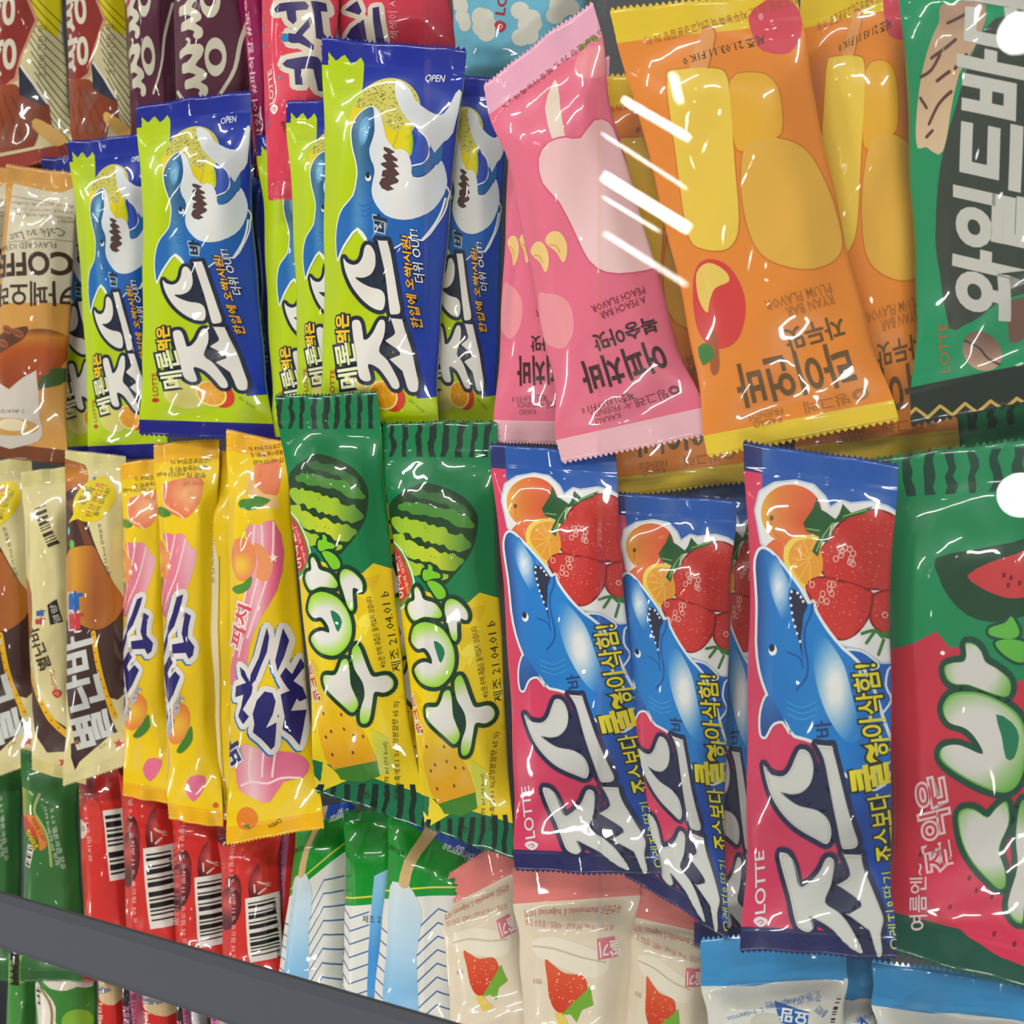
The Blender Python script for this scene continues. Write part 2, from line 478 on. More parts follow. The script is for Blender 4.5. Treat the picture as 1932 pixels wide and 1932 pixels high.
def bag(design, name, label, category, px, zc, group=None, H=0.0098, seed=0, face=0.55, crease=1.0, roll=0.0, pitch=0.0,
        narrow=0.08, bend=(0.0, 0.0), teeth=28, flip=False, puff=0.16, prints=True):
    """one wrapped bar: px = its four corners in the photo (TL TR BR BL), zc = height of its middle"""
    g = design.grid
    cx = sum(p[0] for p in px) / 4; cy = sum(p[1] for p in px) / 4
    c0 = at(cx, cy, zc)
    view = (CAM - c0).normalized()
    n = (view * face + Vector((0, 0, 1)) * (1 - face)).normalized()
    n = (n + Vector((roll, pitch, 0))).normalized()
    quad = [on_plane(p[0], p[1], c0, n) for p in px]
    root = bpy.data.objects.new(name, None); COL.objects.link(root)
    root.empty_display_size = 0.02
    root.location = c0
    root['label'] = label; root['category'] = category
    if group: root['group'] = group
    q = [p - c0 for p in quad]
    W = ((q[1] - q[0]).length + (q[2] - q[3]).length) / 2; L = ((q[3] - q[0]).length + (q[2] - q[1]).length) / 2
    THINGS.append((name, label[:40], round(W * 1000), round(L * 1000), round(zc * 1000)))
    top, bot = bag_surface(g, q, n, H, seed, crease, narrow, bend, puff=puff)
    nt = vert_normals(top); nb = -vert_normals(bot)
    nU, nV = len(g.U), len(g.V)
    mat = film_material()
    ns = g.ns
    def part(nm, r0, r1, col, tooth):
        R = r1 - r0 + 1
        Pt = top[r0:r1 + 1].reshape(-1, 3); Pb = bot[r0:r1 + 1].reshape(-1, 3)
        Nt = nt[r0:r1 + 1].reshape(-1, 3); Nb = nb[r0:r1 + 1].reshape(-1, 3)
        i = (np.arange(R - 1)[:, None] * nU + np.arange(nU - 1)).ravel()
        a, b, c, d_ = i, i + 1, i + nU, i + nU + 1
        tt = np.concatenate([np.stack([a, c, b], 1), np.stack([b, c, d_], 1)])
        o = R * nU
        tb = np.concatenate([np.stack([a, b, c], 1), np.stack([b, d_, c], 1)]) + o
        tri = [tt, tb]
        # close the long sides
        k = np.arange(R - 1)
        l0, l1 = k * nU, (k + 1) * nU
        tri += [np.stack([l0, l0 + o, l1], 1), np.stack([l1, l0 + o, l1 + o], 1)]
        r0_, r1_ = k * nU + nU - 1, (k + 1) * nU + nU - 1
        tri += [np.stack([r0_, r1_, r0_ + o], 1), np.stack([r1_, r1_ + o, r0_ + o], 1)]
        P = np.concatenate([Pt, Pb]); N = np.concatenate([Nt, Nb])
        cc = np.tile(lin(col), (len(P), 1))
        if tooth is not None:
            row = top[0] if tooth == 0 else top[-1]; inner = top[1] if tooth == 0 else top[-2]
            uu = np.linspace(-1, 1, 2 * teeth + 1)
            e = np.stack([np.interp(uu, g.U, row[:, k]) for k in range(3)], 1)
            di = np.stack([np.interp(uu, g.U, (row - inner)[:, k]) for k in range(3)], 1)
            di /= np.linalg.norm(di, axis=1, keepdims=True)
            tl = W / teeth * 0.8
            e[1::2] += di[1::2] * tl
            o2 = len(P)
            ar = np.arange(0, 2 * teeth, 2)
            T2 = np.stack([ar, ar + 2, ar + 1], 1) if tooth == 0 else np.stack([ar, ar + 1, ar + 2], 1)
            tri.append(T2 + o2)
            P = np.concatenate([P, e])
            nn = np.tile(np.array(n), (len(e), 1)); N = np.concatenate([N, nn])
            tc_ = design.teeth[tooth]
            cc2 = np.array([lin(tc_(x) if tc_ else col) for x in uu])
            cc = np.concatenate([cc, cc2])
        return tri_object(nm, P, np.concatenate(tri), cc, N, mat, root)
    part('wrapper', ns, nV - 1 - ns, design.base, None)
    part('end_seal', 0, ns, design.seal[0], 0)
    part('end_seal', nV - 1 - ns, nV - 1, design.seal[1], 1)
    if prints and design.tris:
        f = design.compile()
        Gp = top.reshape(-1, 3); Gn = nt.reshape(-1, 3)
        for kd, nm in ((0, 'printed_picture'), (1, 'printed_lettering')):
            m = f['kind'] == kd
            if not m.any(): continue
            I = f['I'][m]; Wt = f['W'][m]; T = len(I)
            P = np.einsum('tij,tjk->tik', Wt, Gp[I].reshape(T, 4, 3))
            N = np.einsum('tij,tjk->tik', Wt, Gn[I].reshape(T, 4, 3))
            N /= np.linalg.norm(N, axis=2, keepdims=True) + 1e-12
            P = P + np.array(n) * (f['lev'][m][:, None, None] * LEVEL)
            tri_object(nm, P.reshape(-1, 3), np.arange(T * 3).reshape(-1, 3), f['cols'][m].reshape(-1, 3), N.reshape(-1, 3), mat, root)
    return root
# ---------------------------------------------------------------- the setting
def struct(o):
    o['kind'] = 'structure'; return o

K = DIST / 0.60                       # all heights below were set out for a camera 0.60 m away
PANE1, PANE2 = 0.112 * K, 0.096 * K   # heights of the two sliding panes
floor_m = plain_material('freezer_liner', (70, 72, 76), 0.6)
v, f = box_verts(-0.62, 0.40, -0.50, 0.50, -0.17, -0.15)
struct(mesh_object('floor', v, f, floor_m))
liner_m = plain_material('freezer_wall', (196, 200, 202), 0.45)
for nm_, b_ in (('wall_left', (-0.64, -0.62, -0.52, 0.52)), ('wall_right', (0.40, 0.42, -0.52, 0.52)), ('wall_back', (-0.62, 0.40, 0.50, 0.52)), ('wall_front', (-0.62, 0.40, -0.52, -0.50))):
    v, f = box_verts(*b_, -0.17, 0.05); struct(mesh_object(nm_, v, f, liner_m))
ceil_m = plain_material('ceiling_paint', (216, 222, 218), 0.9, noise=0.12)
v, f = box_verts(-3.0, 3.0, -3.0, 3.0, 2.40, 2.45)
struct(mesh_object('ceiling', v, f, ceil_m))

LAMP_N = [0]
def lamp(name, label, c, lx, ly, rz, strength, rgb=(1, 0.98, 0.94), round_=False, group='ceiling lamps'):
    """a lamp hung under the ceiling: housing with a glowing diffuser below"""
    root = bpy.data.objects.new(name, None); COL.objects.link(root)
    root.location = c; root.rotation_euler = (0, 0, rz)
    root['label'] = label; root['category'] = 'ceiling lamp'; root['group'] = group
    hm = MATS.setdefault('lamp_housing', plain_material('lamp_housing', (230, 230, 230), 0.5))
    key = 'lamp%g' % strength
    if key not in MATS: MATS[key] = emit_material('lamp_light', rgb, strength)
    top = 2.40 - c[2]
    if round_:
        n = 28
        def ring(r, z): return [(r * math.cos(2 * math.pi * k / n), r * math.sin(2 * math.pi * k / n), z) for k in range(n)]
        v = ring(lx * 1.12, top) + ring(lx * 1.12, 0.0) + ring(lx, -0.004) + ring(lx, 0.01)
        f = [(j * n + k, j * n + (k + 1) % n, (j + 1) * n + (k + 1) % n, (j + 1) * n + k) for j in range(3) for k in range(n)] + [tuple(range(3 * n, 4 * n))]
        mesh_object('housing', v, f, hm, root)
        mesh_object(name.replace('_offscreen', '_diffuser_offscreen'), ring(lx * .99, 0.004), [tuple(range(n))[::-1]], MATS[key], root)
    else:
        v, f = box_verts(-lx / 2 - .004, lx / 2 + .004, -ly / 2 - .004, ly / 2 + .004, 0.002, top)
        mesh_object('housing', v, f, hm, root)
        v = [(-lx / 2, -ly / 2, -0.002), (-lx / 2, ly / 2, -0.002), (lx / 2, ly / 2, -0.002), (lx / 2, -ly / 2, -0.002)]; f = [(0, 1, 2, 3)]
        mesh_object(name.replace('_offscreen', '_diffuser_offscreen'), v, f, MATS[key], root)
    return root

def mirrored(px, py, pane_z, z):
    """the spot at height z that the flat pane mirrors at a photo pixel"""
    h = at(px, py, pane_z); d = ray(px, py)
    r = Vector((d.x, d.y, -d.z))
    return h + r * ((z - pane_z) / r.z)

def tube(name, label, a, b, w, strength, z=2.30):
    A = mirrored(a[0], a[1], PANE1, z); B = mirrored(b[0], b[1], PANE1, z)
    e = B - A; n = Vector((-e.y, e.x, 0)).normalized()
    c = mirrored((a[0] + b[0]) / 2, (a[1] + b[1]) / 2, PANE1, z)
    wpx = (mirrored((a[0] + b[0]) / 2, (a[1] + b[1]) / 2 + w, PANE1, z) - c).length * 0.8
    lamp(name, label, ((A.x + B.x) / 2, (A.y + B.y) / 2, z), e.length, wpx, math.atan2(e.y, e.x), strength)
tube('wide_tube_lamp_offscreen', 'wide tube lamp, brightest of the slanting row', (1138, 332), (1296, 430), 24, 26)
tube('bright_tube_lamp_offscreen', 'tube lamp second from the widest in the slanting row', (1176, 188), (1296, 258), 15, 26)
tube('thin_tube_lamp_offscreen', 'thin tube lamp in the middle of the slanting row', (1136, 252), (1290, 352), 5, 14)
tube('slim_tube_lamp_offscreen', 'thin tube lamp hugging the widest one', (1138, 372), (1240, 434), 5, 14)
tube('faint_tube_lamp_offscreen', 'tube lamp at the end of the slanting row', (1140, 440), (1292, 536), 12, 9)
tube('short_tube_lamp_offscreen', 'short tube lamp beside the slanting row', (1268, 138), (1280, 190), 14, 20)
for n_, (x, y, r_) in enumerate([(1926, 934, 46), (1922, 60, 40)]):
    c = mirrored(x, y, PANE1, 2.32); e = mirrored(x + r_, y, PANE1, 2.32)
    lamp(['round_downlight_offscreen', 'small_downlight_offscreen'][n_], ['round downlight between the tubes and the wall', 'round downlight nearest the slanting tubes'][n_], c, (e - c).length, 0, 0, 30, round_=True)
# rows of long lamps that light the shop floor and the freezer
LONG = [(-2.3, 1.7), (-2.6, -1.2), (1.1, 1.4), (1.2, -1.5), (-0.6, 2.3), (-0.4, -2.5)]
for i, (x, y) in enumerate(LONG):
    lamp('strip_lamp_%s_offscreen' % ('left_back', 'left_front', 'right_back', 'right_front', 'middle_back', 'middle_front')[i], 'long white strip lamp hung from the ceiling over the aisle', (x, y, 2.28), 1.3, 0.11, 0.5, 60, group='long strip lamps over the aisle')

# ---------------------------------------------------------------- sliding glass lid
gm = glass_material()
def pane(name, label, px_edge, z, y0, y1, x1):
    x0 = at(px_edge, 966, z).x
    root = bpy.data.objects.new(name, None); COL.objects.link(root); root.location = (x0, 0, z)
    root['label'] = label; root['category'] = 'glass lid'
    v, f = box_verts(0, x1 - x0, y0, y1, 0, 0.004)
    mesh_object('glass_sheet', v, f, gm, root)
    em = MATS.setdefault('edge', plain_material('pane_edge', (150, 176, 190), 0.15))
    return root
pane('glass_lid', 'clear sliding glass pane over the middle of the freezer', 812, PANE1, -0.40, 0.45, 0.42)
pane('glass_lid', 'second glass pane slid under the first', 1136, PANE2, -0.40, 0.45, 0.42)

# dark rail of the open lid across one corner
rz_ = 0.150 * K
def rail_pt(px, py, z): return at(px, py, z)
A = rail_pt(-60, 1668, rz_); B = rail_pt(1120, 2010, rz_)
C = rail_pt(-60, 1768, rz_); D = rail_pt(905, 2010, rz_)
e = (B - A).normalized(); n = Vector((-e.y, e.x, 0)).normalized()
if n.dot(C - A) < 0: n = -n
wid = (C - A).dot(n)
rail_m = plain_material('rail_plastic', (74, 77, 86), 0.7, noise=0.25)
L_ = (B - A).length + 0.16; A = A - e * 0.12; L_ += 0.12
root = bpy.data.objects.new('lid_rail', None); COL.objects.link(root); root.location = A
root['label'] = 'dark grey plastic rail of the slid-open lid, lying slantwise'; root['category'] = 'rail'
prof = [(0, 0), (0.003, 0.002), (wid - 0.003, 0.002), (wid, 0), (wid, -0.002), (wid * .6, -0.003), (wid * .6, -0.001), (wid * .4, -0.001), (wid * .4, -0.003), (0, -0.002)]
v = [tuple(n * p[0] + Vector((0, 0, p[1]))) for p in prof] + [tuple(e * L_ + n * p[0] + Vector((0, 0, p[1]))) for p in prof]
m_ = len(prof); f = [(k, (k + 1) % m_, m_ + (k + 1) % m_, m_ + k) for k in range(m_)] + [tuple(range(m_))[::-1], tuple(range(m_, 2 * m_))]
o = mesh_object('rail_body', v, f, rail_m, root)
# ---------------------------------------------------------------- printed designs
NAVY = (27, 27, 128); INK = (34, 42, 62); PAPER = (226, 222, 212)
LIME = (180, 204, 8)

# melon and shark bar
dA = Design('melon', [(605, 66), (880, 92), (822, 845), (598, 838)], LIME, NAVY, NAVY, 0.062, 0.045, 600, 40, 6.44)
d = dA
d.poly('0,100 2000,100 2000,4500 1260,4560 1250,4200 1130,3700 1090,3300 850,2560 700,2500 600,2000 540,1200 545,740 555,475 515,395 395,475 320,365 205,435 115,330 0,260', grad(1, 60, (24, 34, 140), 180, (20, 52, 160), 500, (28, 70, 160), 700, (20, 52, 165)), 1)
d.poly('115,330 205,435 320,365 395,475 515,395 555,475 545,760 110,760', LIME, 2)
melon = lambda x, y: ((x - 885) / 430) ** 2 + ((y - 1085) / 440) ** 2
d.oval(885, 1085, 430, 440, (204, 196, 84), 2, n=40)
d.dots(330, (450, 640, 1310, 1400), 13, (128, 118, 40), 3, 5, lambda x, y: melon(x, y) < 0.93)
d.poly('452,985 520,1010 640,1020 560,1120 500,1230 462,1290 440,1180 440,1080', (226, 202, 20), 3, 3)
d.poly('915,1240 1000,1290 1090,1320 1140,1260 1200,1235 1250,1320 1275,1450 1250,1600 1180,1590 1030,1520 930,1400', grad(0, 745, (226, 200, 18), 790, (222, 212, 20), 798, (120, 170, 30)), 4, 3)
d.line('1090,1325 1060,1420 1020,1510', 14, (180, 180, 30), 5, 3)
d.poly('960,700 1020,680 1170,800 1230,920 1400,1050 1540,1100 1620,1020 1690,830 1760,820 1700,1300 1600,1420 1520,1575 1440,1400 1330,1300 1170,1150 1060,1000 980,820', grad(1, 150, (222, 226, 226), 230, (208, 212, 214)), 5, 2)
d.poly('1320,1310 1400,1370 1448,1470 1452,1580 1400,1670 1270,1712 1248,1610 1290,1500 1318,1400', (52, 82, 176), 5, 3)
d.line('1330,1300 1420,1380 1455,1480 1452,1590 1400,1680 1270,1720', 18, (236, 240, 240), 6, 3)
# shark: blue back, pale belly, brown mouth
back = '710,1010 755,1050 790,1200 795,1320 760,1430 725,1520 735,1620 770,1700 900,1900 1300,2000 1640,1950 1640,2100 1600,2250 1500,2420 1370,2590 1200,2560 1000,2700 680,2590 575,2465 440,2580 350,2720 285,2830 262,2700 258,2560 280,2410 330,2270 400,2180 510,2060 550,1900 565,1780 545,1650 500,1490 478,1330 490,1240 540,1130 620,1050'
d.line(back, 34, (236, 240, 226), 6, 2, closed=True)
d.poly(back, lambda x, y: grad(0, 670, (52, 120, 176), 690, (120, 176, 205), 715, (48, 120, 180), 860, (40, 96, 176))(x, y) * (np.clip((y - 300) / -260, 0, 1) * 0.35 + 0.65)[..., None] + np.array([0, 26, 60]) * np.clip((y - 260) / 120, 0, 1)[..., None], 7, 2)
d.poly('620,1180 690,1130 740,1230 690,1420 620,1480 580,1380 590,1250', radial(701, 243, 3, (150, 200, 222), 15, (52, 122, 180), 0.42), 8, 3)
d.poly('740,1010 800,1040 870,1140 920,1300 940,1390 1010,1480 1050,1530 1130,1520 1210,1570 1250,1660 1270,1760 1280,1850 1400,1840 1500,1740 1530,1690 1590,1640 1640,1800 1640,1950 1560,2130 1430,2270 1250,2345 1080,2350 930,2300 830,2200 765,2090 748,1980 770,1860 785,1780 770,1700 735,1620 725,1520 760,1430 795,1320 790,1200 760,1060', grad(0, 720, (216, 222, 224), 775, (226, 224, 218), 850, (206, 216, 224)), 8, 2)
d.poly('1450,1480 1510,1560 1590,1440 1590,1600 1550,1690 1510,1690 1480,1760 1390,1830 1280,1850 1265,1745 1350,1720 1440,1640 1460,1560', (44, 104, 164), 9, 2)
d.poly('910,1495 970,1510 1055,1560 1000,1580 1085,1640 1080,1670 1020,1660 1105,1735 1040,1740 1115,1820 1050,1845 1105,1890 1090,1920 985,1950 1045,1995 960,2015 880,1980 845,1920 880,1860 930,1850 875,1840 890,1770 950,1760 865,1700 880,1680 945,1670 895,1610 910,1580 960,1575 905,1530', (84, 58, 56), 9)
d.oval(703, 1852, 38, 42, (240, 240, 236), 9); d.oval(698, 1825, 26, 38, (24, 40, 60), 10)
for k, yy in enumerate((2170, 2230, 2290)):
    d.line([(590 + 15 * k, yy), (660 + 10 * k, yy + 25), (740 + 8 * k, yy - 30)], 9, (36, 92, 158), 9, 3)
d.line('1625,2080 1580,2240 1500,2400 1370,2590', 22, (238, 240, 238), 9, 3)
d.line('285,2840 350,2730 450,2590 578,2462 690,2585', 30, (238, 240, 220), 8, 2)
def jo_logo(d, pl, edge, fill, lev, oy=0, w=52):
    """two heavy hand-drawn syllables with a dark outline"""
    for p in pl:
        q = smooth_loop(pts(p) + np.array([0, oy]), 3)
        d.line(q, 2 * w, edge, lev, closed=True, kind=1, seg=6); d.poly(q, edge, lev, kind=1); d.poly(q, fill, lev + 1, kind=1)
d.poly('800,2803 900,2903 985,3363 930,3453 860,3203 545,3053', INK, 10, kind=1)
d.poly('945,3649 1050,3659 1000,4074 1130,4249 1150,4349 1065,4349 850,3954', INK, 10, kind=1)
A_S = '385,2813 430,2863 520,2898 600,2873 650,2793 670,2703 700,2658 750,2668 795,2743 805,2833 795,2923 740,3013 640,3053 545,3048 620,3113 740,3168 860,3198 920,3253 935,3343 920,3423 880,3453 770,3423 640,3333 520,3193 440,3043 395,2913'
A_U = '835,2603 836,2603 950,2608 951,2609 975,2703 1010,2883 1060,3103 1110,3333 1130,3443 1115,3493 1060,3503 1010,3493 985,3363 940,3103 880,2803'
A_J = '485,3609 520,3569 580,3574 615,3629 640,3749 655,3814 720,3799 790,3719 840,3619 880,3571 930,3579 945,3649 925,3779 850,3954 940,4069 1030,4249 1065,4349 1065,4409 1030,4439 975,4419 930,4329 830,4179 702,4119 715,4249 715,4319 660,4339 600,4309 560,4229 530,3989 500,3769'
A_Y = '1015,3549 1016,3550 1150,3564 1151,3565 1170,3639 1230,3909 1270,4149 1300,4309 1300,4389 1270,4469 1180,4459 1150,4329 1120,4209 1118,4207 990,4078 985,4054 1100,4009 1101,4007 1090,3949 960,3843 955,3819 1060,3749 1050,3659'
jo_logo(d, [A_S, A_U, A_J, A_Y], INK, PAPER, 10)
# melon and orange at the foot
d.oval(560, 4480, 270, 260, (214, 206, 110), 4, n=28)
d.oval(965, 4560, 150, 175, (214, 60, 36), 5, 0.3)
d.oval(845, 4520, 182, 192, (246, 222, 130), 6, n=28)
d.oval(845, 4515, 158, 170, (236, 158, 20), 7, n=28)
for k in range(9):
    a = k * 0.698
    d.line([(845, 4515), (845 + 150 * math.cos(a), 4515 + 160 * math.sin(a))], 7, (250, 196, 70), 8)
d.text('메론', (575, 4400), (500, 3840), 290, (232, 232, 190), 11, 0.02, 0, 0.10, INK)
d.text('먹은', (450, 3840), (440, 3500), 190, (250, 196, 30), 11, 0.03, 0, 0.10, INK)
d.text('바', (945, 2500), (935, 2290), 150, INK, 11, 0.05, 0.2, 0.06, (180, 205, 225))
d.text('한입에 오싹!시원!', (1372, 3660), (1215, 2530), 110, (246, 178, 30), 11, 0.02, 0.25, 0.07, (24, 34, 70))
d.text('더위 OUT!', (1420, 3110), (1315, 2450), 115, (232, 236, 236), 11, 0.01, 0.25, 0.07, (24, 34, 70))
d.text('LOTTE', (215, 4540), (212, 4190), 70, (176, 52, 20), 5, 0.01)
d.oval(180, 4610, 46, 34, (190, 44, 36), 5)
d.text('OPEN', (1325, 690), (1560, 700), 80, (232, 236, 236), 4, 0.01, 0.2)
d.text('이미지 사진', (1330, 4720), (1180, 4560), 44, (90, 110, 10), 4)
zz = [(-100, 5400), (1700, 5400)] + [(1700 - k * 60, 5080 + (k % 2) * 55) for k in range(31)]
d.poly(zz, NAVY, 3)
# ---------------------------------------------------------------- more printed designs
def jagged_band(d, p, w, col, lev, seed, amp=0.30, step=30):
    """band along points with a scalloped edge (rind of a melon)"""
    rnd = random.Random(seed); q = smooth_loop(pts(p), 6, False)
    seg = np.hypot(*np.diff(q, axis=0).T); s = np.concatenate([[0], np.cumsum(seg)])
    t = np.arange(0, s[-1], step); x = np.interp(t, s, q[:, 0]); y = np.interp(t, s, q[:, 1])
    tan = np.gradient(np.stack([x, y], 1), axis=0); tan /= np.linalg.norm(tan, axis=1, keepdims=True)
    n = np.stack([-tan[:, 1], tan[:, 0]], 1)
    env = np.minimum(1, np.minimum(np.arange(len(t)), np.arange(len(t))[::-1]) / 3 + 0.3)[:, None]
    up = np.stack([x, y], 1) + n * w / 2 * env * np.array([[1 + amp * rnd.uniform(-1, 1)] for k in range(len(t))])
    dn = np.stack([x, y], 1) - n * w / 2 * env * np.array([[1 + amp * rnd.uniform(-1, 1)] for k in range(len(t))])
    d.poly(np.concatenate([up, dn[::-1]]), col, lev, 3)

def barcode(d, a, b, h, n, lev, seed, white=(226, 218, 208), ink=(30, 28, 28)):
    """white field with bars stacked along a -> b, each h long"""
    a = np.array(a, float); b = np.array(b, float); e = b - a; L = math.hypot(*e); e /= L; up = np.array([-e[1], e[0]])
    m = 0.09 * L
    d.poly([a - e * m - up * h * .12, b + e * m - up * h * .12, b + e * m + up * h * 1.12, a - e * m + up * h * 1.12], white, lev)
    rnd = random.Random(seed); t = 0.0
    while t < L:
        w = L / n * rnd.choice((0.5, 0.5, 0.9, 1.4))
        p = a + e * t
        d.poly([p, p + e * w, p + e * w + up * h, p + up * h], ink, lev + 1)
        t += w + L / n * rnd.choice((0.5, 0.6, 1.0, 1.3))

def star(d, cx, cy, r, col, lev, rot=0.0, w=0):
    p = [(cx + (r if k % 2 == 0 else r * .42) * math.sin(rot + k * math.pi / 5), cy - (r if k % 2 == 0 else r * .42) * math.cos(rot + k * math.pi / 5)) for k in range(10)]
    if w: d.line(p, w, col, lev, closed=True, seg=5)
    else: d.poly(p, col, lev)

def leaf_mark(d, cx, cy, rx, ry, col, ink, lev):
    """small pointed drop mark printed before the maker's name"""
    d.poly([(cx - rx, cy - ry * .2), (cx - rx * .2, cy - ry), (cx + rx, cy - ry * .5), (cx + rx * .9, cy + ry * .4), (cx, cy + ry)], col, lev, 3)
    d.line([(cx - rx * .45, cy + ry * .1), (cx + rx * .1, cy - ry * .35), (cx + rx * .45, cy), (cx, cy + ry * .4)], ry * .16, ink, lev + 1, 3)

def zig(d, x0, x1, y, amp, n, col, lev, depth):
    """zigzag edge of colour running down from y"""
    p = [(x1, y + depth), (x0, y + depth)] + [(x0 + (x1 - x0) * k / n, y + (amp if k % 2 else 0)) for k in range(n + 1)]
    d.poly(p, col, lev)

# ---- strawberry and orange shark bar (pink and blue)
PINK = (222, 62, 100)
dB = d = Design('pink shark', [(1404, 833), (1692, 876), (1692, 1806), (1397, 1790)], PINK, (34, 42, 110), (40, 40, 96), 0.058, 0.045, 1400, 900, 3.632)
d.poly('145,-260 1300,-260 1300,3450 1000,3300 980,2900 830,2500 700,1900 520,1750 300,1000 180,560 150,300 140,60', grad(1, 880, (30, 86, 172), 1150, (24, 96, 190), 1400, (18, 112, 204), 1560, (24, 74, 170)), 1)
glow = '85,240 125,110 230,50 380,35 500,65 580,150 620,235 700,180 760,200 900,185 1000,215 1115,290 1130,440 1118,500 1185,650 1200,1230 1100,1300 1000,1300 870,1210 700,1170 560,1030 300,640 120,470'
d.line(glow, 30, (196, 210, 228), 2, closed=True); d.poly(glow, (240, 238, 236), 3)
d.oval(345, 270, 222, 212, lambda x, y: grad(0, 1432, (236, 176, 50), 1470, (232, 130, 50), 1530, (230, 96, 56))(x, y), 4, n=30)
d.oval(205, 300, 16, 20, (90, 80, 30), 5)
d.line('200,330 220,400 265,440', 8, (190, 120, 30), 5, 3)
d.poly('150,500 220,452 340,470 340,600 280,620', (232, 110, 60), 4)
d.poly('298,600 310,500 390,432 510,428 575,465 600,670 460,800 350,690', (246, 214, 90), 5, 3)
d.poly('335,600 350,520 410,465 510,455 560,490 590,670 465,770 380,680', (238, 160, 50), 6, 3)
for a in range(7):
    d.line([(500, 600), (500 + 150 * math.cos(1.6 + a * .55), 600 + 150 * math.sin(1.6 + a * .55))], 7, (250, 196, 90), 7)
berries = ['560,560 640,440 700,340 850,250 980,245 1080,300 1115,360 1095,470 1130,580 1165,700 1140,800 980,800 800,790 620,720 560,620',
           '470,780 560,720 700,740 850,780 940,830 950,900 900,1020 820,1110 720,1145 640,1100 560,1000 520,900',
           '960,830 1140,800 1200,900 1200,1190 1080,1140 990,1090 930,1010 940,900']
for k, p in enumerate(berries):
    d.line(p, 16, (140, 24, 30), 5 + k, 3, closed=True, seg=5)
    q = d.poly(p, lambda x, y: grad(0, 1540, (214, 52, 44), 1640, (206, 46, 42), 1720, (196, 54, 50))(x, y), 5 + k, 3)
for k, (bx, by) in enumerate([(725, 555), (590, 840), (1115, 1040)]):
    rnd = random.Random(k)
    for j in range(10):
        x = bx + rnd.uniform(-95, 95); y = by + rnd.uniform(-75, 75)
        a = np.linspace(0, 6.28, 7)[:-1]
        d.line(np.stack([x + 19 * np.cos(a), y + 22 * np.sin(a)], 1), 7, (240, 186, 172), 9, closed=True, seg=4)
d.dots(120, (580, 300, 1120, 780), 7, (236, 128, 110), 8, 11); d.dots(70, (540, 760, 900, 1080), 7, (236, 128, 110), 8, 12); d.dots(40, (960, 850, 1150, 1120), 7, (236, 128, 110), 8, 13)
GL = (36, 92, 44)
d.poly('440,340 500,240 525,150 560,240 600,262 690,330 640,350 620,480 580,470 555,580 510,540 560,440 470,400', GL, 8)
d.poly('655,335 690,270 708,198 770,265 910,212 870,262 760,300 700,332', GL, 8)
for p in ('545,540 590,430 650,340', '640,450 655,340', '470,380 560,395', '720,290 870,240'):
    d.line(p, 9, (140, 190, 100), 9, 2)
for p in ('870,1105 960,1085 1010,1130', '960,1090 900,1170', '1010,1120 1100,1150 1160,1210', '1020,1150 980,1250', '1000,1110 1080,1100'):
    d.line(p, 22, (60, 130, 60), 9, 3)
body = '120,515 190,540 290,640 420,800 480,900 515,895 535,960 620,1090 730,1215 830,1300 920,1450 1000,1700 1090,1950 1050,2060 950,2150 700,2000 560,1830 390,1780 330,1700 250,1620 180,1500 120,1350 85,1150 80,900 65,650 80,560'
d.line(body, 44, (232, 238, 240), 9, 2, closed=True)
d.poly(body, lambda x, y: grad(0, 1420, (34, 72, 140), 1445, (34, 120, 200), 1560, (26, 132, 212), 1690, (24, 112, 200))(x, y), 10, 2)
fin = '195,1510 140,1580 115,1680 120,1785 155,1795 190,1740 230,1700 300,1690 350,1760 260,1600'
d.line(fin, 36, (232, 238, 240), 9, 2, closed=True); d.poly(fin, grad(1, 1310, (40, 118, 196), 1400, (38, 70, 140)), 10, 2)
d.poly('165,600 235,565 300,680 345,770 330,850 365,1010 310,1030 250,930 190,790', radial(1472, 1116, 4, (234, 240, 244), 29, (36, 122, 202), 0.45), 11, 3)
d.poly('520,1140 600,1125 680,1215 745,1330 790,1500 840,1700 850,1820 760,1830 650,1700 560,1500 520,1300', radial(1586, 1306, 12, (242, 242, 240), 52, (40, 134, 212), 0.46), 11, 3)
d.poly('345,830 370,795 430,840 480,910 450,970 440,1060 430,1140 447,1290 420,1170 390,1060 352,930', (44, 44, 74), 12, 2)
for x, y in ((360, 815), (405, 825), (430, 853), (447, 883), (352, 860), (358, 910), (364, 960), (373, 1008), (388, 1053), (402, 1100), (425, 1155)):
    d.oval(x, y, 10, 11, (240, 240, 238), 13, n=7)
d.line('515,900 500,980 462,1060 458,1180 480,1300 470,1400 400,1480', 16, (28, 84, 166), 11, 3)
d.line('330,1225 420,1265 445,1330', 12, (28, 84, 166), 11, 3)
d.oval(221, 1212, 33, 37, (240, 242, 240), 12); d.oval(214, 1196, 23, 26, (26, 34, 60), 13)
for k in range(3):
    d.line([(330, 1560 + 40 * k), (440, 1600 + 40 * k), (545, 1560 + 44 * k)], 8, (70, 160, 220), 11, 3)
d.line('740,1210 860,1222 950,1285 978,1330 930,1350', 16, (228, 238, 244), 11, 3)
d.line('1000,1650 1060,1560 1022,1460 1060,1335 1180,1450', 16, (228, 238, 244), 11, 3)
d.line('1130,1830 1100,1930 1050,1990 960,2040', 14, (200, 228, 244), 11, 3)
B_S = '140,1986 190,2036 290,2056 350,2016 395,1926 430,1876 490,1896 525,1986 510,2086 440,2156 360,2171 285,2161 330,2206 420,2256 560,2286 630,2346 650,2436 620,2506 540,2476 420,2416 330,2346 240,2236 180,2116'
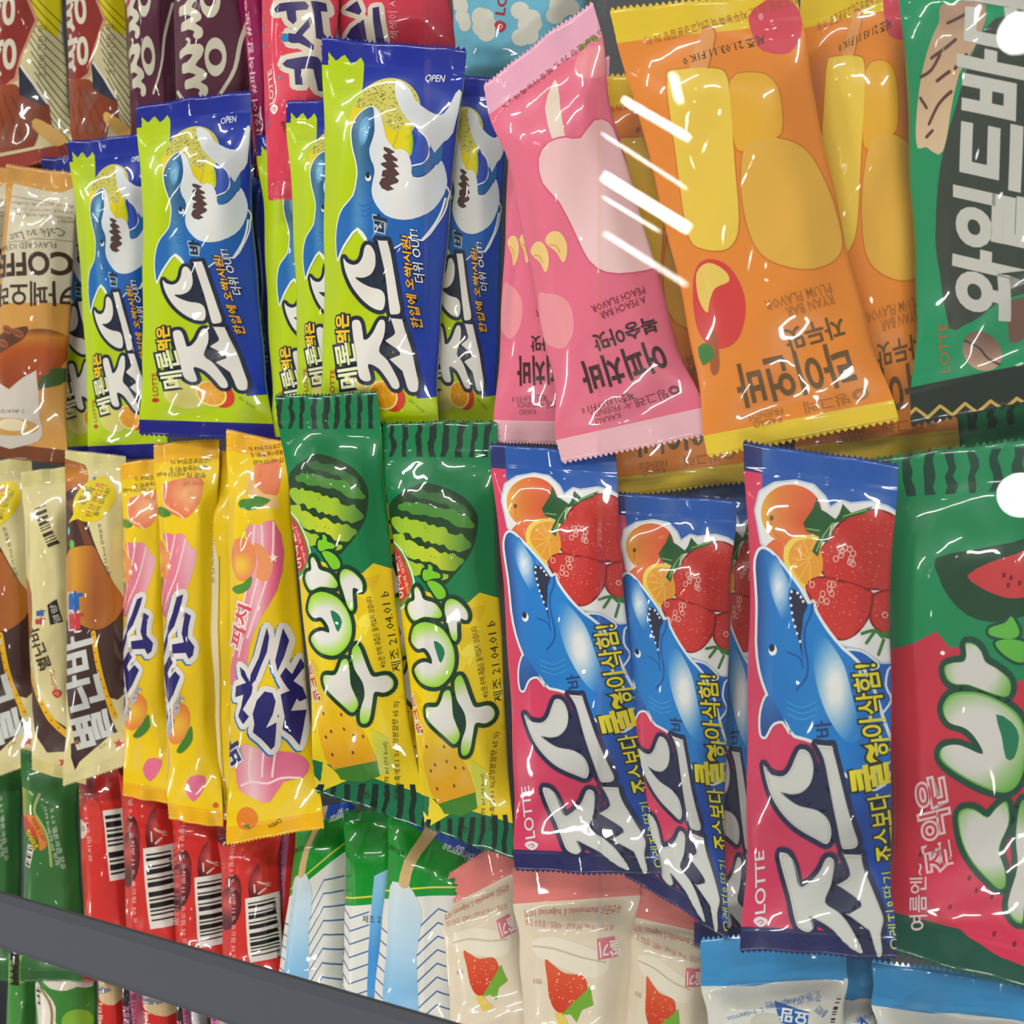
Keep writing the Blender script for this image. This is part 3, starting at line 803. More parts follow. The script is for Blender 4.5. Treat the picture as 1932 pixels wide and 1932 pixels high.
B_U = '550,1846 551,1846 655,1858 656,1859 700,2016 760,2246 810,2416 835,2506 815,2541 760,2546 722,2526 690,2376 640,2136 600,1946'
B_J = '260,2596 300,2571 345,2596 380,2676 410,2796 480,2771 560,2696 610,2606 650,2601 670,2646 645,2776 590,2911 680,2986 760,3086 840,3236 800,3241 720,3186 640,3106 530,3036 475,3011 500,3086 470,3116 400,3086 370,2996 340,2856'
B_Y = '735,2581 736,2581 855,2591 856,2592 880,2696 930,2826 980,2986 985,3046 960,3136 968,3246 940,3281 900,3146 885,3106 884,3105 745,3006 746,3004 840,2951 841,2950 830,2901 690,2792 690,2788 780,2726'
BINK = (38, 42, 78)
d.poly('500,1950 660,2000 730,2500 640,2500 560,2290 290,2165', BINK, 12, kind=1)
d.poly('640,2640 760,2640 700,2790 860,2960 760,3010 890,3110 960,3280 830,3200 590,2911', BINK, 12, kind=1)
jo_logo(d, [B_S, B_U, B_J, B_Y], BINK, (216, 214, 208), 12, 0, 36)
for p in (B_S, B_U, B_J, B_Y):
    q = smooth_loop(pts(p), 3); c = q.mean(0)
    d.line(c + (q - c) * np.array([0.93, 0.95]) + np.array([3, 3]), 5, (188, 186, 182), 14, closed=True, kind=1, seg=4)
YEL = (242, 226, 40); YO = (44, 52, 44)
d.text('아삭함!', (1035, 1790), (965, 1300), 175, YEL, 13, 0.015, 0.1, 0.07, YO)
d.text('한', (1105, 1920), (1090, 1790), 165, YEL, 13, 0.015, 0.1, 0.07, YO)
d.text('쿨~', (1055, 2140), (1015, 1850), 250, YEL, 13, 0.03, 0.0, 0.06, YO)
d.text('죠스보다', (1110, 2640), (1050, 2180), 150, YEL, 13, 0.015, 0.1, 0.07, YO)
d.text('오렌지&딸기', (1120, 3240), (1105, 2720), 105, (214, 220, 60), 13, 0.0)
d.text('바', (660, 1790), (650, 1685), 120, (36, 58, 112), 13, 0.02)
d.text('LOTTE', (165, 2990), (140, 2560), 78, (236, 226, 228), 4, 0.012, -0.1)
leaf_mark(d, 128, 3046, 50, 38, (236, 226, 228), (190, 60, 90), 4)
zig(d, -200, 1300, 3170, 40, 24, (40, 40, 96), 3, 400)

# ---- yellow watermelon bar
DG = (20, 58, 40); WG = (14, 122, 70)
def stripes(d, x0, x1, y0, y1, n, seed, col=(20, 44, 34), lev=3, skew=0):
    rnd = random.Random(seed); w = (x1 - x0) / n
    for k in range(n):
        x = x0 + w * (k + .25); ww = w * rnd.uniform(.36, .52)
        m = 6; ys = np.linspace(y0, y1, m)
        L = [(x + skew * i / m + rnd.uniform(-.12, .12) * w, ys[i]) for i in range(m)]
        d.poly(L + [(a + ww + rnd.uniform(-.1, .1) * w, b) for a, b in L[::-1]], col, lev)
dC = d = Design('yellow melon', [(521, 748), (712, 742), (800, 1560), (598, 1492)], (236, 206, 20), (28, 128, 82), (24, 112, 72), 0.078, 0.078, 450, 900, 3.864)
dC.teeth = (lambda u: (20, 44, 34) if (u * 4.5) % 1 < .45 else (28, 128, 82), lambda u: (20, 44, 34) if (u * 4.5) % 1 < .45 else (24, 112, 72))
d.poly('200,-700 1400,-700 1400,760 1165,695 1035,650 960,722 850,700 540,600 330,420 200,300', WG, 1)
stripes(d, 270, 1010, -600, -345, 9, 1)
for k in range(22):
    rnd = random.Random(k + 40); x = rnd.uniform(480, 1330); y = rnd.uniform(750, 2300); r = rnd.uniform(60, 130)
    a0 = rnd.uniform(0, 6)
    d.poly([(x + r * math.cos(a0 + j * 2.1), y + r * math.sin(a0 + j * 2.1)) for j in range(3)], rnd.choice([(242, 222, 70), (240, 214, 40), (228, 190, 14)]), 2 + k % 2)
wm = '340,100 360,0 430,-60 560,-130 640,-145 800,-90 920,-10 985,90 995,180 980,320 930,430 850,530 780,590 640,560 500,470 400,340 345,230'
d.poly(wm, (28, 62, 30), 4, 3)
jagged_band(d, '540,-70 700,-40 850,25 950,110', 62, (52, 104, 48), 5, 1)
jagged_band(d, '430,20 620,50 800,90 975,180', 78, (74, 136, 50), 5, 2)
jagged_band(d, '365,120 520,180 700,230 900,300 975,320', 112, grad(0, 540, (150, 190, 44), 640, (164, 194, 40), 700, (78, 130, 54)), 5, 3)
jagged_band(d, '365,235 480,310 640,375 820,430 930,420', 104, grad(0, 540, (160, 196, 40), 640, (196, 206, 44), 690, (90, 140, 50)), 5, 4)
jagged_band(d, '450,405 560,470 700,520 830,535', 78, (160, 192, 44), 5, 5)
d.dots(26, (460, 120, 900, 500), 6, (84, 128, 30), 6, 8)
d.poly('320,265 400,290 490,400 560,560 540,660 480,730 380,770 360,600', (232, 238, 214), 6, 2)
d.poly('330,285 405,310 480,410 545,560 520,650 470,715 385,745 365,600', (76, 150, 58), 7, 2)
d.poly('335,305 410,335 470,430 528,560 505,640 455,690 385,715 370,600', (204, 50, 50), 8, 2)
d.text('아삭달콤', (468, 665), (372, 330), 70, (244, 232, 224), 9, 0.01)
d.text('이렇게 맛있다', (516, 640), (424, 370), 30, (240, 214, 206), 9)
def puffy(d, p, lev, w=30, holes=(), edge=DG, rim=(150, 212, 40), white=(230, 226, 218)):
    q = smooth_loop(pts(p), 3)
    d.line(q, 2 * w, edge, lev, closed=True, kind=1); d.poly(q, edge, lev, kind=1)
    d.poly(q, rim, lev + 1, kind=1)
    c = q.mean(0); cc = d.X(c)
    r = np.hypot(*(d.X(q) - cc).T).max()
    d.poly(c + (q - c) * 0.95, radial(cc[0], cc[1], r * 0.50, white, r * 0.98, rim), lev + 2, kind=1)
    for h in holes: d.poly(h, (24, 122, 82), lev + 3, 2, kind=1)
C1 = ['640,1470 660,1440 740,1440 775,1400 800,1340 840,1330 860,1380 870,1500 890,1560 920,1640 900,1690 860,1710 800,1660 720,1590 660,1530',
      '890,1250 920,1230 950,1270 1000,1400 1040,1460 1130,1455 1175,1500 1170,1550 1120,1580 1050,1570 1030,1640 1000,1760 960,1795 925,1780 930,1700 970,1600 960,1500 900,1400 880,1300',
      '520,960 560,880 650,850 760,890 830,970 870,1060 875,1160 840,1240 760,1300 660,1295 570,1250 530,1190 570,1150 640,1130 700,1145 690,1090 640,1030 580,1035 530,1000',
      '795,720 830,690 890,710 950,770 965,820 950,845 890,825 885,900 890,970 870,990 840,950 810,850 790,780',
      '555,620 580,600 610,640 635,690 720,720 770,790 750,825 640,815 560,840 510,800 490,750 510,710 560,690']
d.poly('880,1250 960,1500 930,1700 870,1500 860,1380', DG, 9, kind=1)
for k, p in enumerate(C1):
    puffy(d, p, 9, holes=['712,985 770,1010 800,1070 770,1140 740,1080'] if k == 2 else ())
for p in ('655,570 700,560 760,590 795,640 790,680 740,690 700,640', '665,440 695,460 700,490 750,510 755,540 700,545 640,560 620,520 630,480 660,480'):
    q = smooth_loop(pts(p), 3)
    d.line(q, 34, DG, 9, closed=True, kind=1); d.poly(q, (124, 200, 34), 10, kind=1)
d.poly('520,1400 640,1500 800,1680 960,1880 1025,2065 850,2110 700,2135 640,2060 600,1932 560,1700', grad(1, 1260, (240, 206, 20), 1340, (236, 190, 16), 1450, (228, 160, 14)), 5)
d.poly('700,2135 1025,2065 1035,2180 900,2230 750,2205', (66, 130, 40), 5); d.poly('1025,2065 1035,2180 1150,2120 1120,1900 1000,1830', (206, 206, 70), 5)
for x, y in ((625, 1722), (778, 1727), (685, 1855), (862, 1883), (935, 1888), (790, 1835), (645, 1898), (690, 2030), (843, 2012), (590, 1610)):
    d.oval(x, y, 9, 15, (120, 62, 16), 6, -0.4, 8)
d.text('쿠크르', (600, 1620), (520, 1360), 60, (206, 54, 40), 8, 0.02, 0, 0.09, (246, 234, 214))
BL = (52, 44, 10)
d.text('※노란 수박 과즙은 들어있지 않습니다', (1128, 1395), (1028, 885), 44, BL, 6)
d.text('제조 21.04.01 b', (1230, 1430), (1142, 850), 66, BL, 6)
d.text('수박농축액 0.1 %(고형분함량 65 %)', (1180, 2350), (1222, 1650), 52, BL, 6)
d.text('빙과 75 ml (90 kcal)', (1100, 2330), (1122, 1930), 46, BL, 6)
d.text('OPEN', (960, 2330), (890, 2240), 36, BL, 6)
stripes(d, 560, 1420, 2240, 2720, 9, 3, lev=3, skew=-30)

# ---- red watermelon bar
dD = d = Design('red melon', [(1660, 878), (2010, 850), (2070, 1900), (1676, 1785)], (206, 48, 70), (22, 118, 80), (22, 84, 66), 0.085, 0.075, 1400, 900, 3.632)
dD.teeth = (lambda u: (20, 60, 46) if (u * 4.5) % 1 < .45 else (26, 122, 86), None)
d.poly('800,-300 2500,-300 2500,1400 1900,1500 1600,1240 1460,1245 1360,1132 1175,1205 900,1250', (20, 138, 86), 1)
stripes(d, 960, 2150, -110, 190, 8, 9, (20, 66, 50))
d.poly('1360,640 1380,760 1450,900 1580,1030 1760,1090 2000,1060 2300,900 2300,500 1900,560 1600,600', (30, 70, 46), 2, 2)
d.poly('1590,770 1680,850 1800,910 1940,940 2200,880 2250,560 1940,640 1750,690', (204, 62, 64), 3, 2)
for x, y in ((1850, 780), (1880, 850), (1900, 800), (1960, 840), (1640, 2850), (1590, 2760), (1250, 2300), (1230, 2440), (1450, 2950), (1760, 3150), (1900, 3220), (1750, 2900), (1220, 2590)):
    d.oval(x, y, 14, 20, (130, 26, 44), 4, 0.3, 8)
d.poly('1200,2700 1500,2600 1900,2900 2200,3400 1800,3300 1400,3000', (222, 50, 84), 2, 2)
D1 = ['1420,1370 1480,1345 1560,1340 1580,1290 1575,1220 1640,1230 1690,1280 1720,1350 1800,1400 1880,1470 1895,1540 1860,1590 1750,1560 1600,1500 1500,1490 1440,1450',
      '1410,1640 1460,1560 1560,1540 1700,1560 1860,1640 1960,1740 2010,1900 1990,2060 1940,2170 1850,2210 1700,2170 1520,2080 1400,1990 1380,1930 1420,1890 1530,1890 1700,1960 1640,1840 1560,1770 1450,1730',
      '1510,2350 1560,2300 1640,2310 1730,2360 1790,2305 1860,2265 1885,2325 1880,2420 1810,2575 1850,2720 1850,2820 1810,2845 1750,2805 1620,2665 1540,2520',
      '1960,2300 2010,2280 2050,2500 2040,2800 1980,2960 1960,3080 1900,3060 1860,2980 1880,2880 1940,2700 1930,2500']
for k, p in enumerate(D1):
    puffy(d, p, 8, 42, holes=['1790,1700 1900,1760 1950,1860 1920,1990 1860,1990 1830,1850'] if k == 1 else (), edge=(26, 76, 60), rim=(110, 180, 70), white=(220, 214, 208))
d.text('잘익은', (1500, 2670), (1400, 2080), 230, (206, 54, 76), 6, 0.0, 0, 0.075, (236, 198, 200))
d.text('여름엔~', (1285, 3100), (1270, 2650), 130, (236, 206, 210), 6, 0.01)
for p in ('1860,1100 1900,1060 1940,1110 1960,1180 1900,1210 1760,1180 1750,1130', '1790,1230 1880,1210 2000,1240 2050,1330 1960,1370 1850,1310'):
    q = smooth_loop(pts(p), 3); d.line(q, 40, (26, 76, 60), 7, closed=True, kind=1); d.poly(q, (100, 186, 70), 8, kind=1)

# ---- pink peach bar
PK = (236, 112, 140)
dE = d = Design('peach pink', [(912, 160), (1118, 6), (1344, 812), (1057, 872)], PK, (240, 172, 196), (244, 186, 196), 0.075, 0.060, 900, 0, 3.864)
BRN = (66, 36, 36); BR2 = (150, 50, 70)
def peach_art(d):
    d.poly('760,560 720,500 740,400 800,340 880,330 960,350 1000,420 980,500 920,545 840,560', (240, 140, 150), 2, 3)
    d.poly('745,350 790,290 850,260 890,285 870,300 820,300 770,355', (128, 160, 60), 3, 3)
    # plain pale bar on a stick
    d.poly('560,600 600,600 680,900 700,1050 640,1060 600,1050 520,800', (238, 214, 196), 2, 2)
    bar = '470,1180 560,1060 700,1010 820,1000 930,850 1030,845 1090,960 1200,1280 1310,1560 1420,1780 1400,1880 1200,1950 1000,1960 860,1880 760,1700 640,1480 500,1350'
    d.line(bar, 26, (222, 92, 118), 2, 2, closed=True)
    d.poly(bar, grad(1, 230, (240, 186, 192), 480, (248, 206, 206)), 3, 2)
    for cx, cy, r in ((590, 1800, 1.0), (430, 1880, 1.0)):
        d.poly([(cx - 90, cy - 40), (cx - 40, cy - 100), (cx + 40, cy - 105), (cx + 90, cy - 30), (cx + 85, cy + 60), (cx + 50, cy + 110), (cx, cy + 40), (cx - 60, cy)], (246, 206, 130), 4, 3)
        d.line([(cx - 50, cy - 10), (cx, cy - 5), (cx + 30, cy + 40)], 10, (226, 160, 90), 5, 3)
    d.poly('400,2160 480,2140 600,2150 690,2210 720,2330 700,2440 620,2530 520,2530 420,2460', (242, 150, 158), 2, 3)
    d.text('PEACH FLAVOR', (1275, 2050), (862, 2215), 52, BR2, 6, 0.015)
    d.text('A PEACH BAR', (1285, 2120), (930, 2260), 52, BR2, 6, 0.015)
    d.text('복숭아맛', (1362, 2258), (860, 2430), 120, BRN, 6, 0.026)
    d.text('어피치바', (1400, 2430), (735, 2640), 225, BRN, 6, 0.032)
    d.text('빙그레', (1400, 2810), (1165, 2880), 78, (110, 40, 52), 6, 0.0)
    d.oval(1465, 2820, 42, 34, (110, 40, 52), 6, -0.3); d.oval(1465, 2822, 20, 14, PK, 7, -0.3)
    d.line('1150,2920 1090,2960', 6, (150, 60, 80), 6); d.line('1140,2960 1100,2910', 6, (150, 60, 80), 6)
    d.text('FRIENDS', (1055, 2930), (830, 2990), 44, BR2, 6); d.text('KAKAO', (1055, 2990), (870, 3045), 44, BR2, 6)
    d.text('제조21.03.09.F11 0', (1160, 2830), (755, 2960), 60, BRN, 7)
    d.text('고형분함량 70 % 복숭아농축액 2 %', (905, 200), (180, 760), 40, (150, 50, 70), 5)
peach_art(dE)

# ---- orange plum bar
OR = (240, 140, 46)
dF = d = Design('plum orange', [(1150, 22), (1502, -16), (1692, 786), (1336, 858)], OR, (240, 202, 40), (242, 206, 50), 0.07, 0.045, 1150, 0, 3.0)
barA = '345,440 400,405 620,400 690,430 720,560 740,900 760,1240 720,1370 640,1410 520,1400 440,1340 400,1100 360,700'
barB = '800,850 900,790 1040,790 1160,840 1250,980 1330,1180 1370,1340 1330,1440 1200,1500 1040,1490 900,1430 820,1300 780,1080'
barC = '720,470 860,420 960,460 1010,560 1020,760 900,800 800,860 740,800'
for q_, c_ in ((barC, (238, 176, 44)), (barA, (246, 206, 74)), (barB, (236, 178, 66))):
    d.line(q_, 18, (214, 124, 34), 2, 3, closed=True); d.poly(q_, c_, 3, 3)
d.poly('540,160 590,150 620,200 590,400 480,400', (238, 160, 90), 2, 2); d.line('540,160 590,150 620,200 590,400', 9, (206, 112, 40), 3, 2)
d.poly('800,110 830,50 900,0 1000,-10 1080,60 1090,200 1040,290 960,300 860,260', (220, 74, 92), 3, 3)
d.oval(870, 90, 14, 20, (240, 140, 150), 4); 
d.poly('450,1560 500,1480 590,1460 690,1500 770,1620 790,1760 740,1900 640,1960 540,1940 470,1850 440,1700', (222, 62, 60), 3, 3)
d.poly('470,1540 560,1480 660,1520 690,1580 600,1620 560,1690 540,1760 480,1680', (244, 206, 96), 4, 3)
d.poly('560,1880 600,1880 610,2050 590,2110 550,2090', (170, 90, 40), 4, 2); d.poly('470,1960 540,1930 580,2000 500,2060', (66, 130, 60), 4, 2)
d.text('PLUM FLAVOR', (1290, 1575), (905, 1690), 56, (190, 112, 40), 6, 0.015)
d.text('RYAN BAR', (1300, 1640), (1030, 1725), 56, (190, 112, 40), 6, 0.015)
DBR = (112, 78, 36)
d.text('자두맛', (1345, 1755), (1010, 1850), 125, DBR, 6, 0.02)
d.text('라이언바', (1370, 1905), (700, 2060), 245, DBR, 6, 0.026)
d.text('빙그레', (1360, 2205), (1110, 2260), 70, (176, 110, 44), 6)
d.oval(1430, 2215, 46, 34, (176, 110, 44), 6, -0.3); d.oval(1430, 2217, 22, 14, OR, 7, -0.3)
d.text('FRIENDS', (990, 2290), (790, 2335), 40, (176, 110, 44), 6); d.text('KAKAO', (985, 2340), (825, 2375), 40, (176, 110, 44), 6)
d.text('제조 21.03.11.F1K 0', (880, 180), (430, 330), 62, (60, 40, 20), 6)
d.text('자두과즙 25 %, 자두농축액 2%(고형분함량 70 %)', (1060, -40), (200, 205), 60, (190, 96, 36), 6)

# ---- green nut body bar
dG = d = Design('green body', [(1690, -60), (2080, -150), (2120, 640), (1718, 745)], (20, 148, 96), (20, 120, 80), (34, 44, 36), 0.05, 0.085, 1400, 0, 3.632)
d.poly('1380,0 1360,120 1250,330 1180,560 1150,780 1170,910 1240,900 1340,950 1400,880 1430,700 1500,450 1640,250 1700,0', grad(1, 0, (180, 140, 116), 130, (214, 176, 140), 260, (226, 196, 160)), 2, 2)
for p in ('1290,360 1400,300 1480,240', '1200,470 1290,430 1360,340', '1190,600 1240,660', '1260,760 1340,640 1440,560', '1240,840 1290,800', '1420,130 1560,60', '1330,500 1430,440', '1470,420 1560,330'):
    d.line(p, 22, (96, 62, 56), 3, 3)
GI = (58, 66, 58); GW = (206, 202, 194)
d.poly('1900,60 1660,200 1420,800 1330,1150 1290,1500 1330,1700 1400,2050 1520,2020 1640,1960 1800,1840 2300,1500 2300,0', GI, 4, 2, kind=1)
d.text('와일드바디', (1960, 1960), (2050, -60), 520, GW, 6, 0.045, 0.1)
d.text('마카다미아 초콜릿', (2080, 1500), (2060, 500), 60, (200, 206, 120), 6)
d.oval(1660, 2180, 150, 125, grad(1, 570, (120, 86, 76), 630, (196, 158, 130)), 3, 0.4, 24)
d.line('1530,2120 1640,2160 1700,2220 1790,2260', 16, (80, 54, 48), 4, 3)
d.poly('1840,1850 2000,1800 2100,1950 1930,2100 1860,2110', (120, 84, 72), 3)
d.text('LOTTE', (1435, 2330), (1375, 2020), 70, (190, 100, 50), 5)
zz = [(1100 + 90 * k, 2680 - 15 * k - (70 if k % 2 else 0)) for k in range(14)]
d.line(zz, 22, (206, 170, 80), 4, kind=0)
d.poly(zz + [(2400, 3000), (1000, 3100)], (36, 46, 38), 3)

# ---- coffee bar
dH = d = Design('coffee', [(14, 312), (147, 330), (122, 872), (-36, 858)], (206, 150, 74), (206, 150, 74), (120, 66, 36), 0.06, 0.05, 0, 300, 7.43)
d.poly('190,340 560,420 860,470 1080,380 1130,1800 1110,1970 860,1995 0,2000 60,1500', (210, 200, 172), 2)
CO = (72, 50, 40)
d.line('170,520 500,570 780,620', 8, (110, 100, 84), 3, 3); d.line('120,1160 480,1160 560,1130 1060,1140', 8, (110, 100, 84), 3, 3)
for k, s_ in enumerate(('flavor and milk coffee', 'added espresso coffee', 'with rich milk and')):
    d.text(s_, (1040, 640 + 85 * k), (180, 590 + 80 * k), 44, (130, 118, 98), 4)
d.text('SWEET', (1060, 850), (870, 850), 40, (96, 84, 70), 4)
d.text('Café au Lait', (960, 960), (170, 1050), 120, (96, 84, 70), 4, 0, -0.3)
d.text('FLAVORED ICE BAR', (860, 1165), (-60, 1200), 80, (84, 66, 52), 4)
d.text('COFFEE', (1035, 1300), (-250, 1340), 300, CO, 4, 0.03)
d.text('카페오레', (1040, 1700), (-60, 1720), 330, CO, 4, 0.02)
d.poly('0,2600 330,2440 560,2360 800,2370 980,2450 1020,2600 960,2800 840,3000 700,3180 180,3380 0,3340', lambda x, y: grad(1, 615, (110, 60, 36), 632, (196, 124, 44), 655, (176, 84, 34), 740, (140, 62, 36))(x, y), 4, 3)
d.poly('-200,2560 120,2400 300,2350 480,2330 430,2480 200,2620 0,2700', (96, 58, 40), 5, 3)
for x, y in ((170, 2370), (340, 2420), (110, 2560)):
    d.oval(x, y, 90, 55, (150, 86, 58), 6, 0.5); d.line([(x - 50, y - 20), (x + 50, y + 20)], 14, (80, 44, 32), 7)
d.poly('-100,3080 180,3200 600,2930 600,3600 590,3850 400,3980 -100,3990', (206, 196, 184), 5, 2)
d.oval(170, 3730, 400, 130, (200, 150, 76), 6); d.oval(200, 3700, 220, 90, (226, 208, 170), 7)
d.text('제조21.02.18 F4F C', (-200, 3540), (410, 3540), 70, (80, 70, 66), 8)
d.poly('610,3140 800,2900 1050,2940 900,3130 640,3180', (70, 96, 54), 5, 2)
d.poly('640,2850 780,2740 900,2760 800,2880 760,2990 620,2990', (170, 80, 50), 6, 2)

# ---- odd bar with popping candy (brown and cream)
CR = (222, 208, 150)
dI = d = Design('brown cream', [(118, 850), (234, 862), (258, 1440), (118, 1470)], CR, (216, 206, 140), (214, 200, 130), 0.05, 0.04, 0, 840, 6.04)
d.poly('600,200 910,210 980,280 1000,420 1050,900 1200,1250 1400,1700 1480,2200 1500,2700 1400,2900 1200,2750 1120,2400 700,2200 500,1500 560,600', (76, 50, 44), 1, 2)
d.poly('560,140 880,200 980,280 1000,430 900,520 800,500 640,560 600,330', grad(1, 860, (150, 84, 40), 900, (200, 130, 46), 925, (170, 92, 50)), 2, 2)
d.poly('700,640 850,620 930,900 1010,1140 1120,1150 1000,900 900,800', (120, 70, 46), 2)
d.poly('780,1200 900,1165 1120,1155 1200,1280 1340,1560 1430,1730 1450,1830 1380,2000 1240,2090 1080,2080 900,1990 700,1950 690,1400', lambda x, y: grad(0, 125, (206, 140, 40), 150, (214, 150, 44), 190, (166, 92, 44), 230, (186, 112, 40))(x, y), 3, 2)
d.oval(840, 1130, 45, 50, (110, 180, 70), 4); d.oval(790, 980, 20, 45, (120, 200, 180), 4)
bub = '1130,365 1230,380 1310,480 1345,600 1320,720 1250,830 1130,890 1000,880 930,850 790,890 880,800 860,680 890,560 980,440'
d.poly(bub, (232, 206, 24), 5, 3)
d.text('톡톡', (1040, 710), (1110, 500), 130, (70, 40, 30), 6, 0.0)
d.text('탄산 캔디가', (1100, 840), (1230, 460), 80, (180, 80, 30), 6, 0.01)
d.text('들어 있어요!', (1180, 830), (1280, 510), 60, (60, 40, 30), 6, 0.01)
star(d, 1078, 385, 30, (40, 120, 170), 6); star(d, 1120, 460, 36, (220, 100, 130), 6, 0.3)
d.text('열량 16 kcal 원재료명', (1330, 1500), (1220, 910), 44, (110, 100, 70), 4)
d.text('톡', (1020, 2085), (1010, 1885), 215, (206, 60, 66), 6, 0.04, 0, 0.08, (232, 226, 220))
d.text('톡', (1010, 1870), (1000, 1660), 215, (40, 100, 180), 6, 0.04, 0, 0.08, (232, 226, 220))
d.poly('720,2010 1120,2110 1160,2400 1300,3000 1400,3350 1420,3700 1120,3560 860,3520 840,3250 700,2600', (68, 46, 44), 4)
d.text('별난바', (1330, 3330), (1110, 2130), 470, (206, 206, 198), 7, 0.035)
d.line('1135,2130 1200,2500 1280,2850 1370,3080', 60, (236, 178, 24), 5, 3)
for k in range(10):
    t = k / 9; d.oval(1135 + 60 * t + 175 * t * t, 2150 + 900 * t, 9, 9, (60, 40, 20), 6, n=7)
d.poly('780,3400 1420,3250 1500,3900 700,3900', CR, 5)
d.poly('800,3350 1300,3280 900,3560 850,3650 800,3500', (68, 46, 44), 6)
star(d, 1360, 3400, 60, (206, 70, 50), 6, 0.2); star(d, 880, 3350, 40, (180, 130, 70), 7, 0, 9)
d.text('한번 톡톡', (1150, 3450), (1240, 3400), 40, (140, 110, 60), 6)

# ---- twisted peach bar (yellow, pink, navy lettering)
YW = (240, 202, 18)
dJ = d = Design('twist peach', [(424, 812), (540, 838), (612, 1560), (424, 1592)], YW, (240, 178, 34), (240, 180, 22), 0.05, 0.04, 230, 820, 5.684)
d.poly('1420,350 1500,330 1700,290 1720,650 1640,690 1530,640 1450,540', (236, 130, 84), 2, 2)
d.poly('1400,380 1450,560 1560,670 1700,690 1730,830 1560,800 1400,680 1360,520', (244, 196, 130), 2, 2)
d.poly('1290,760 1330,725 1460,720 1470,690 1650,735 1560,810 1420,850 1300,810', (70, 136, 42), 4, 2)
tw = '1380,1060 1470,1000 1530,1010 1700,960 1800,1300 1750,1700 1560,2000 1420,2300 1330,2700 1100,2700 1200,2300 1330,1900 1420,1500'
d.poly(tw, grad(0, 460, (226, 120, 140), 500, (238, 176, 186), 530, (226, 100, 130)), 3, 2)
for p in ('1480,1010 1440,1400 1330,1900 1180,2400', '1560,1010 1560,1400 1430,1900 1280,2400', '1690,980 1680,1400 1560,1800 1400,2200'):
    d.line(p, 26, (246, 206, 206), 4, 3)
d.poly('1190,1260 1250,1160 1360,1150 1470,1230 1500,1370 1470,1500 1380,1590 1270,1590 1200,1500 1165,1380', radial(462, 1072, 5, (240, 196, 60), 28, (232, 140, 90)), 5, 3)
d.poly('1470,1200 1600,1260 1700,1430 1640,1600 1500,1560 1520,1400', (236, 150, 96), 5, 3)
d.poly('1150,1690 1220,1650 1330,1630 1440,1550 1450,1620 1400,1700 1260,1740', (80, 142, 50), 6, 2)
star(d, 1700, 1360, 55, (250, 232, 220), 7)
TX = (86, 60, 10)
d.text('(고형분함량68 %)', (1720, 95), (1345, 135), 60, TX, 6); d.text('복숭아농축액1 %', (1730, 170), (1370, 205), 60, TX, 6); d.text('빙과 75 ml(120 kcal)', (1850, 240), (1400, 280), 74, TX, 6)
# slanted lettering, drawn in the lower frame
d.frame(230, 1120, 3.864)
NV = (42, 38, 110)
def brush_letters(d, polys, lev, w=84, blue=(-13, 11)):
    for p_ in polys:
        q = pts(p_)
        d.line(q + np.array(blue), w * 1.0, (40, 120, 196), lev, closed=True, kind=1, seg=6); d.poly(q + np.array(blue), (40, 120, 196), lev, kind=1)
    for p_ in polys:
        d.line(pts(p_), w, (228, 222, 214), lev + 1, closed=True, kind=1, seg=6); d.poly(p_, (228, 222, 214), lev + 1, kind=1)
    for p_ in polys:
        d.poly(p_, NV, lev + 3, kind=1)
brush_letters(d, ['880,545 920,575 940,620 985,690 975,740 900,850 955,900 905,955 855,900 885,830 905,745 815,770 830,690 930,660 890,610',
    '1110,265 1125,330 1105,440 1060,530 1010,640 955,690 970,600 1040,480 1085,340',
    '985,880 1020,785 1085,720 1150,730 1175,790 1150,880 1090,980 1175,940 1150,1110 1125,1135 1050,1060 985,1010 1000,950',
    '1225,270 1265,360 1235,480 1190,580 1170,500 1195,400', '1210,610 1250,550 1290,600 1340,490 1370,550 1300,650 1360,700 1385,780 1340,800 1260,690',
    '1215,740 1285,715 1325,770 1285,860 1385,860 1360,1000 1335,1110 1280,1040 1215,990 1240,900'], 7)
d.text('바', (905, 1190), (830, 1060), 150, NV, 9, 0.04, 0, 0.07, (228, 222, 214))
d.text('피치', (890, 420), (985, 130), 130, (226, 70, 90), 9, 0.02, 0, 0.10, (246, 226, 220))
d.poly('820,1210 900,1100 1000,1120 1080,1150 1200,1150 1330,1170 1400,1250 1350,1340 1200,1370 1080,1520 960,1490 850,1430 830,1330', grad(0, 440, (230, 130, 150), 480, (244, 196, 200), 520, (226, 110, 140)), 5, 2)
for p in ('870,1400 960,1370 1080,1380 1190,1340 1330,1340', '960,1130 940,1300 950,1370', '1060,1160 1040,1330', '1150,1170 1120,1330'):
    d.line(p, 16, (250, 216, 214), 6, 3)
d.oval(905, 1640, 80, 80, (232, 128, 40), 6); d.poly('880,1690 920,1680 930,1720', (80, 140, 50), 7)
d.text('OPEN', (1150, 1640), (1060, 1690), 30, TX, 6)

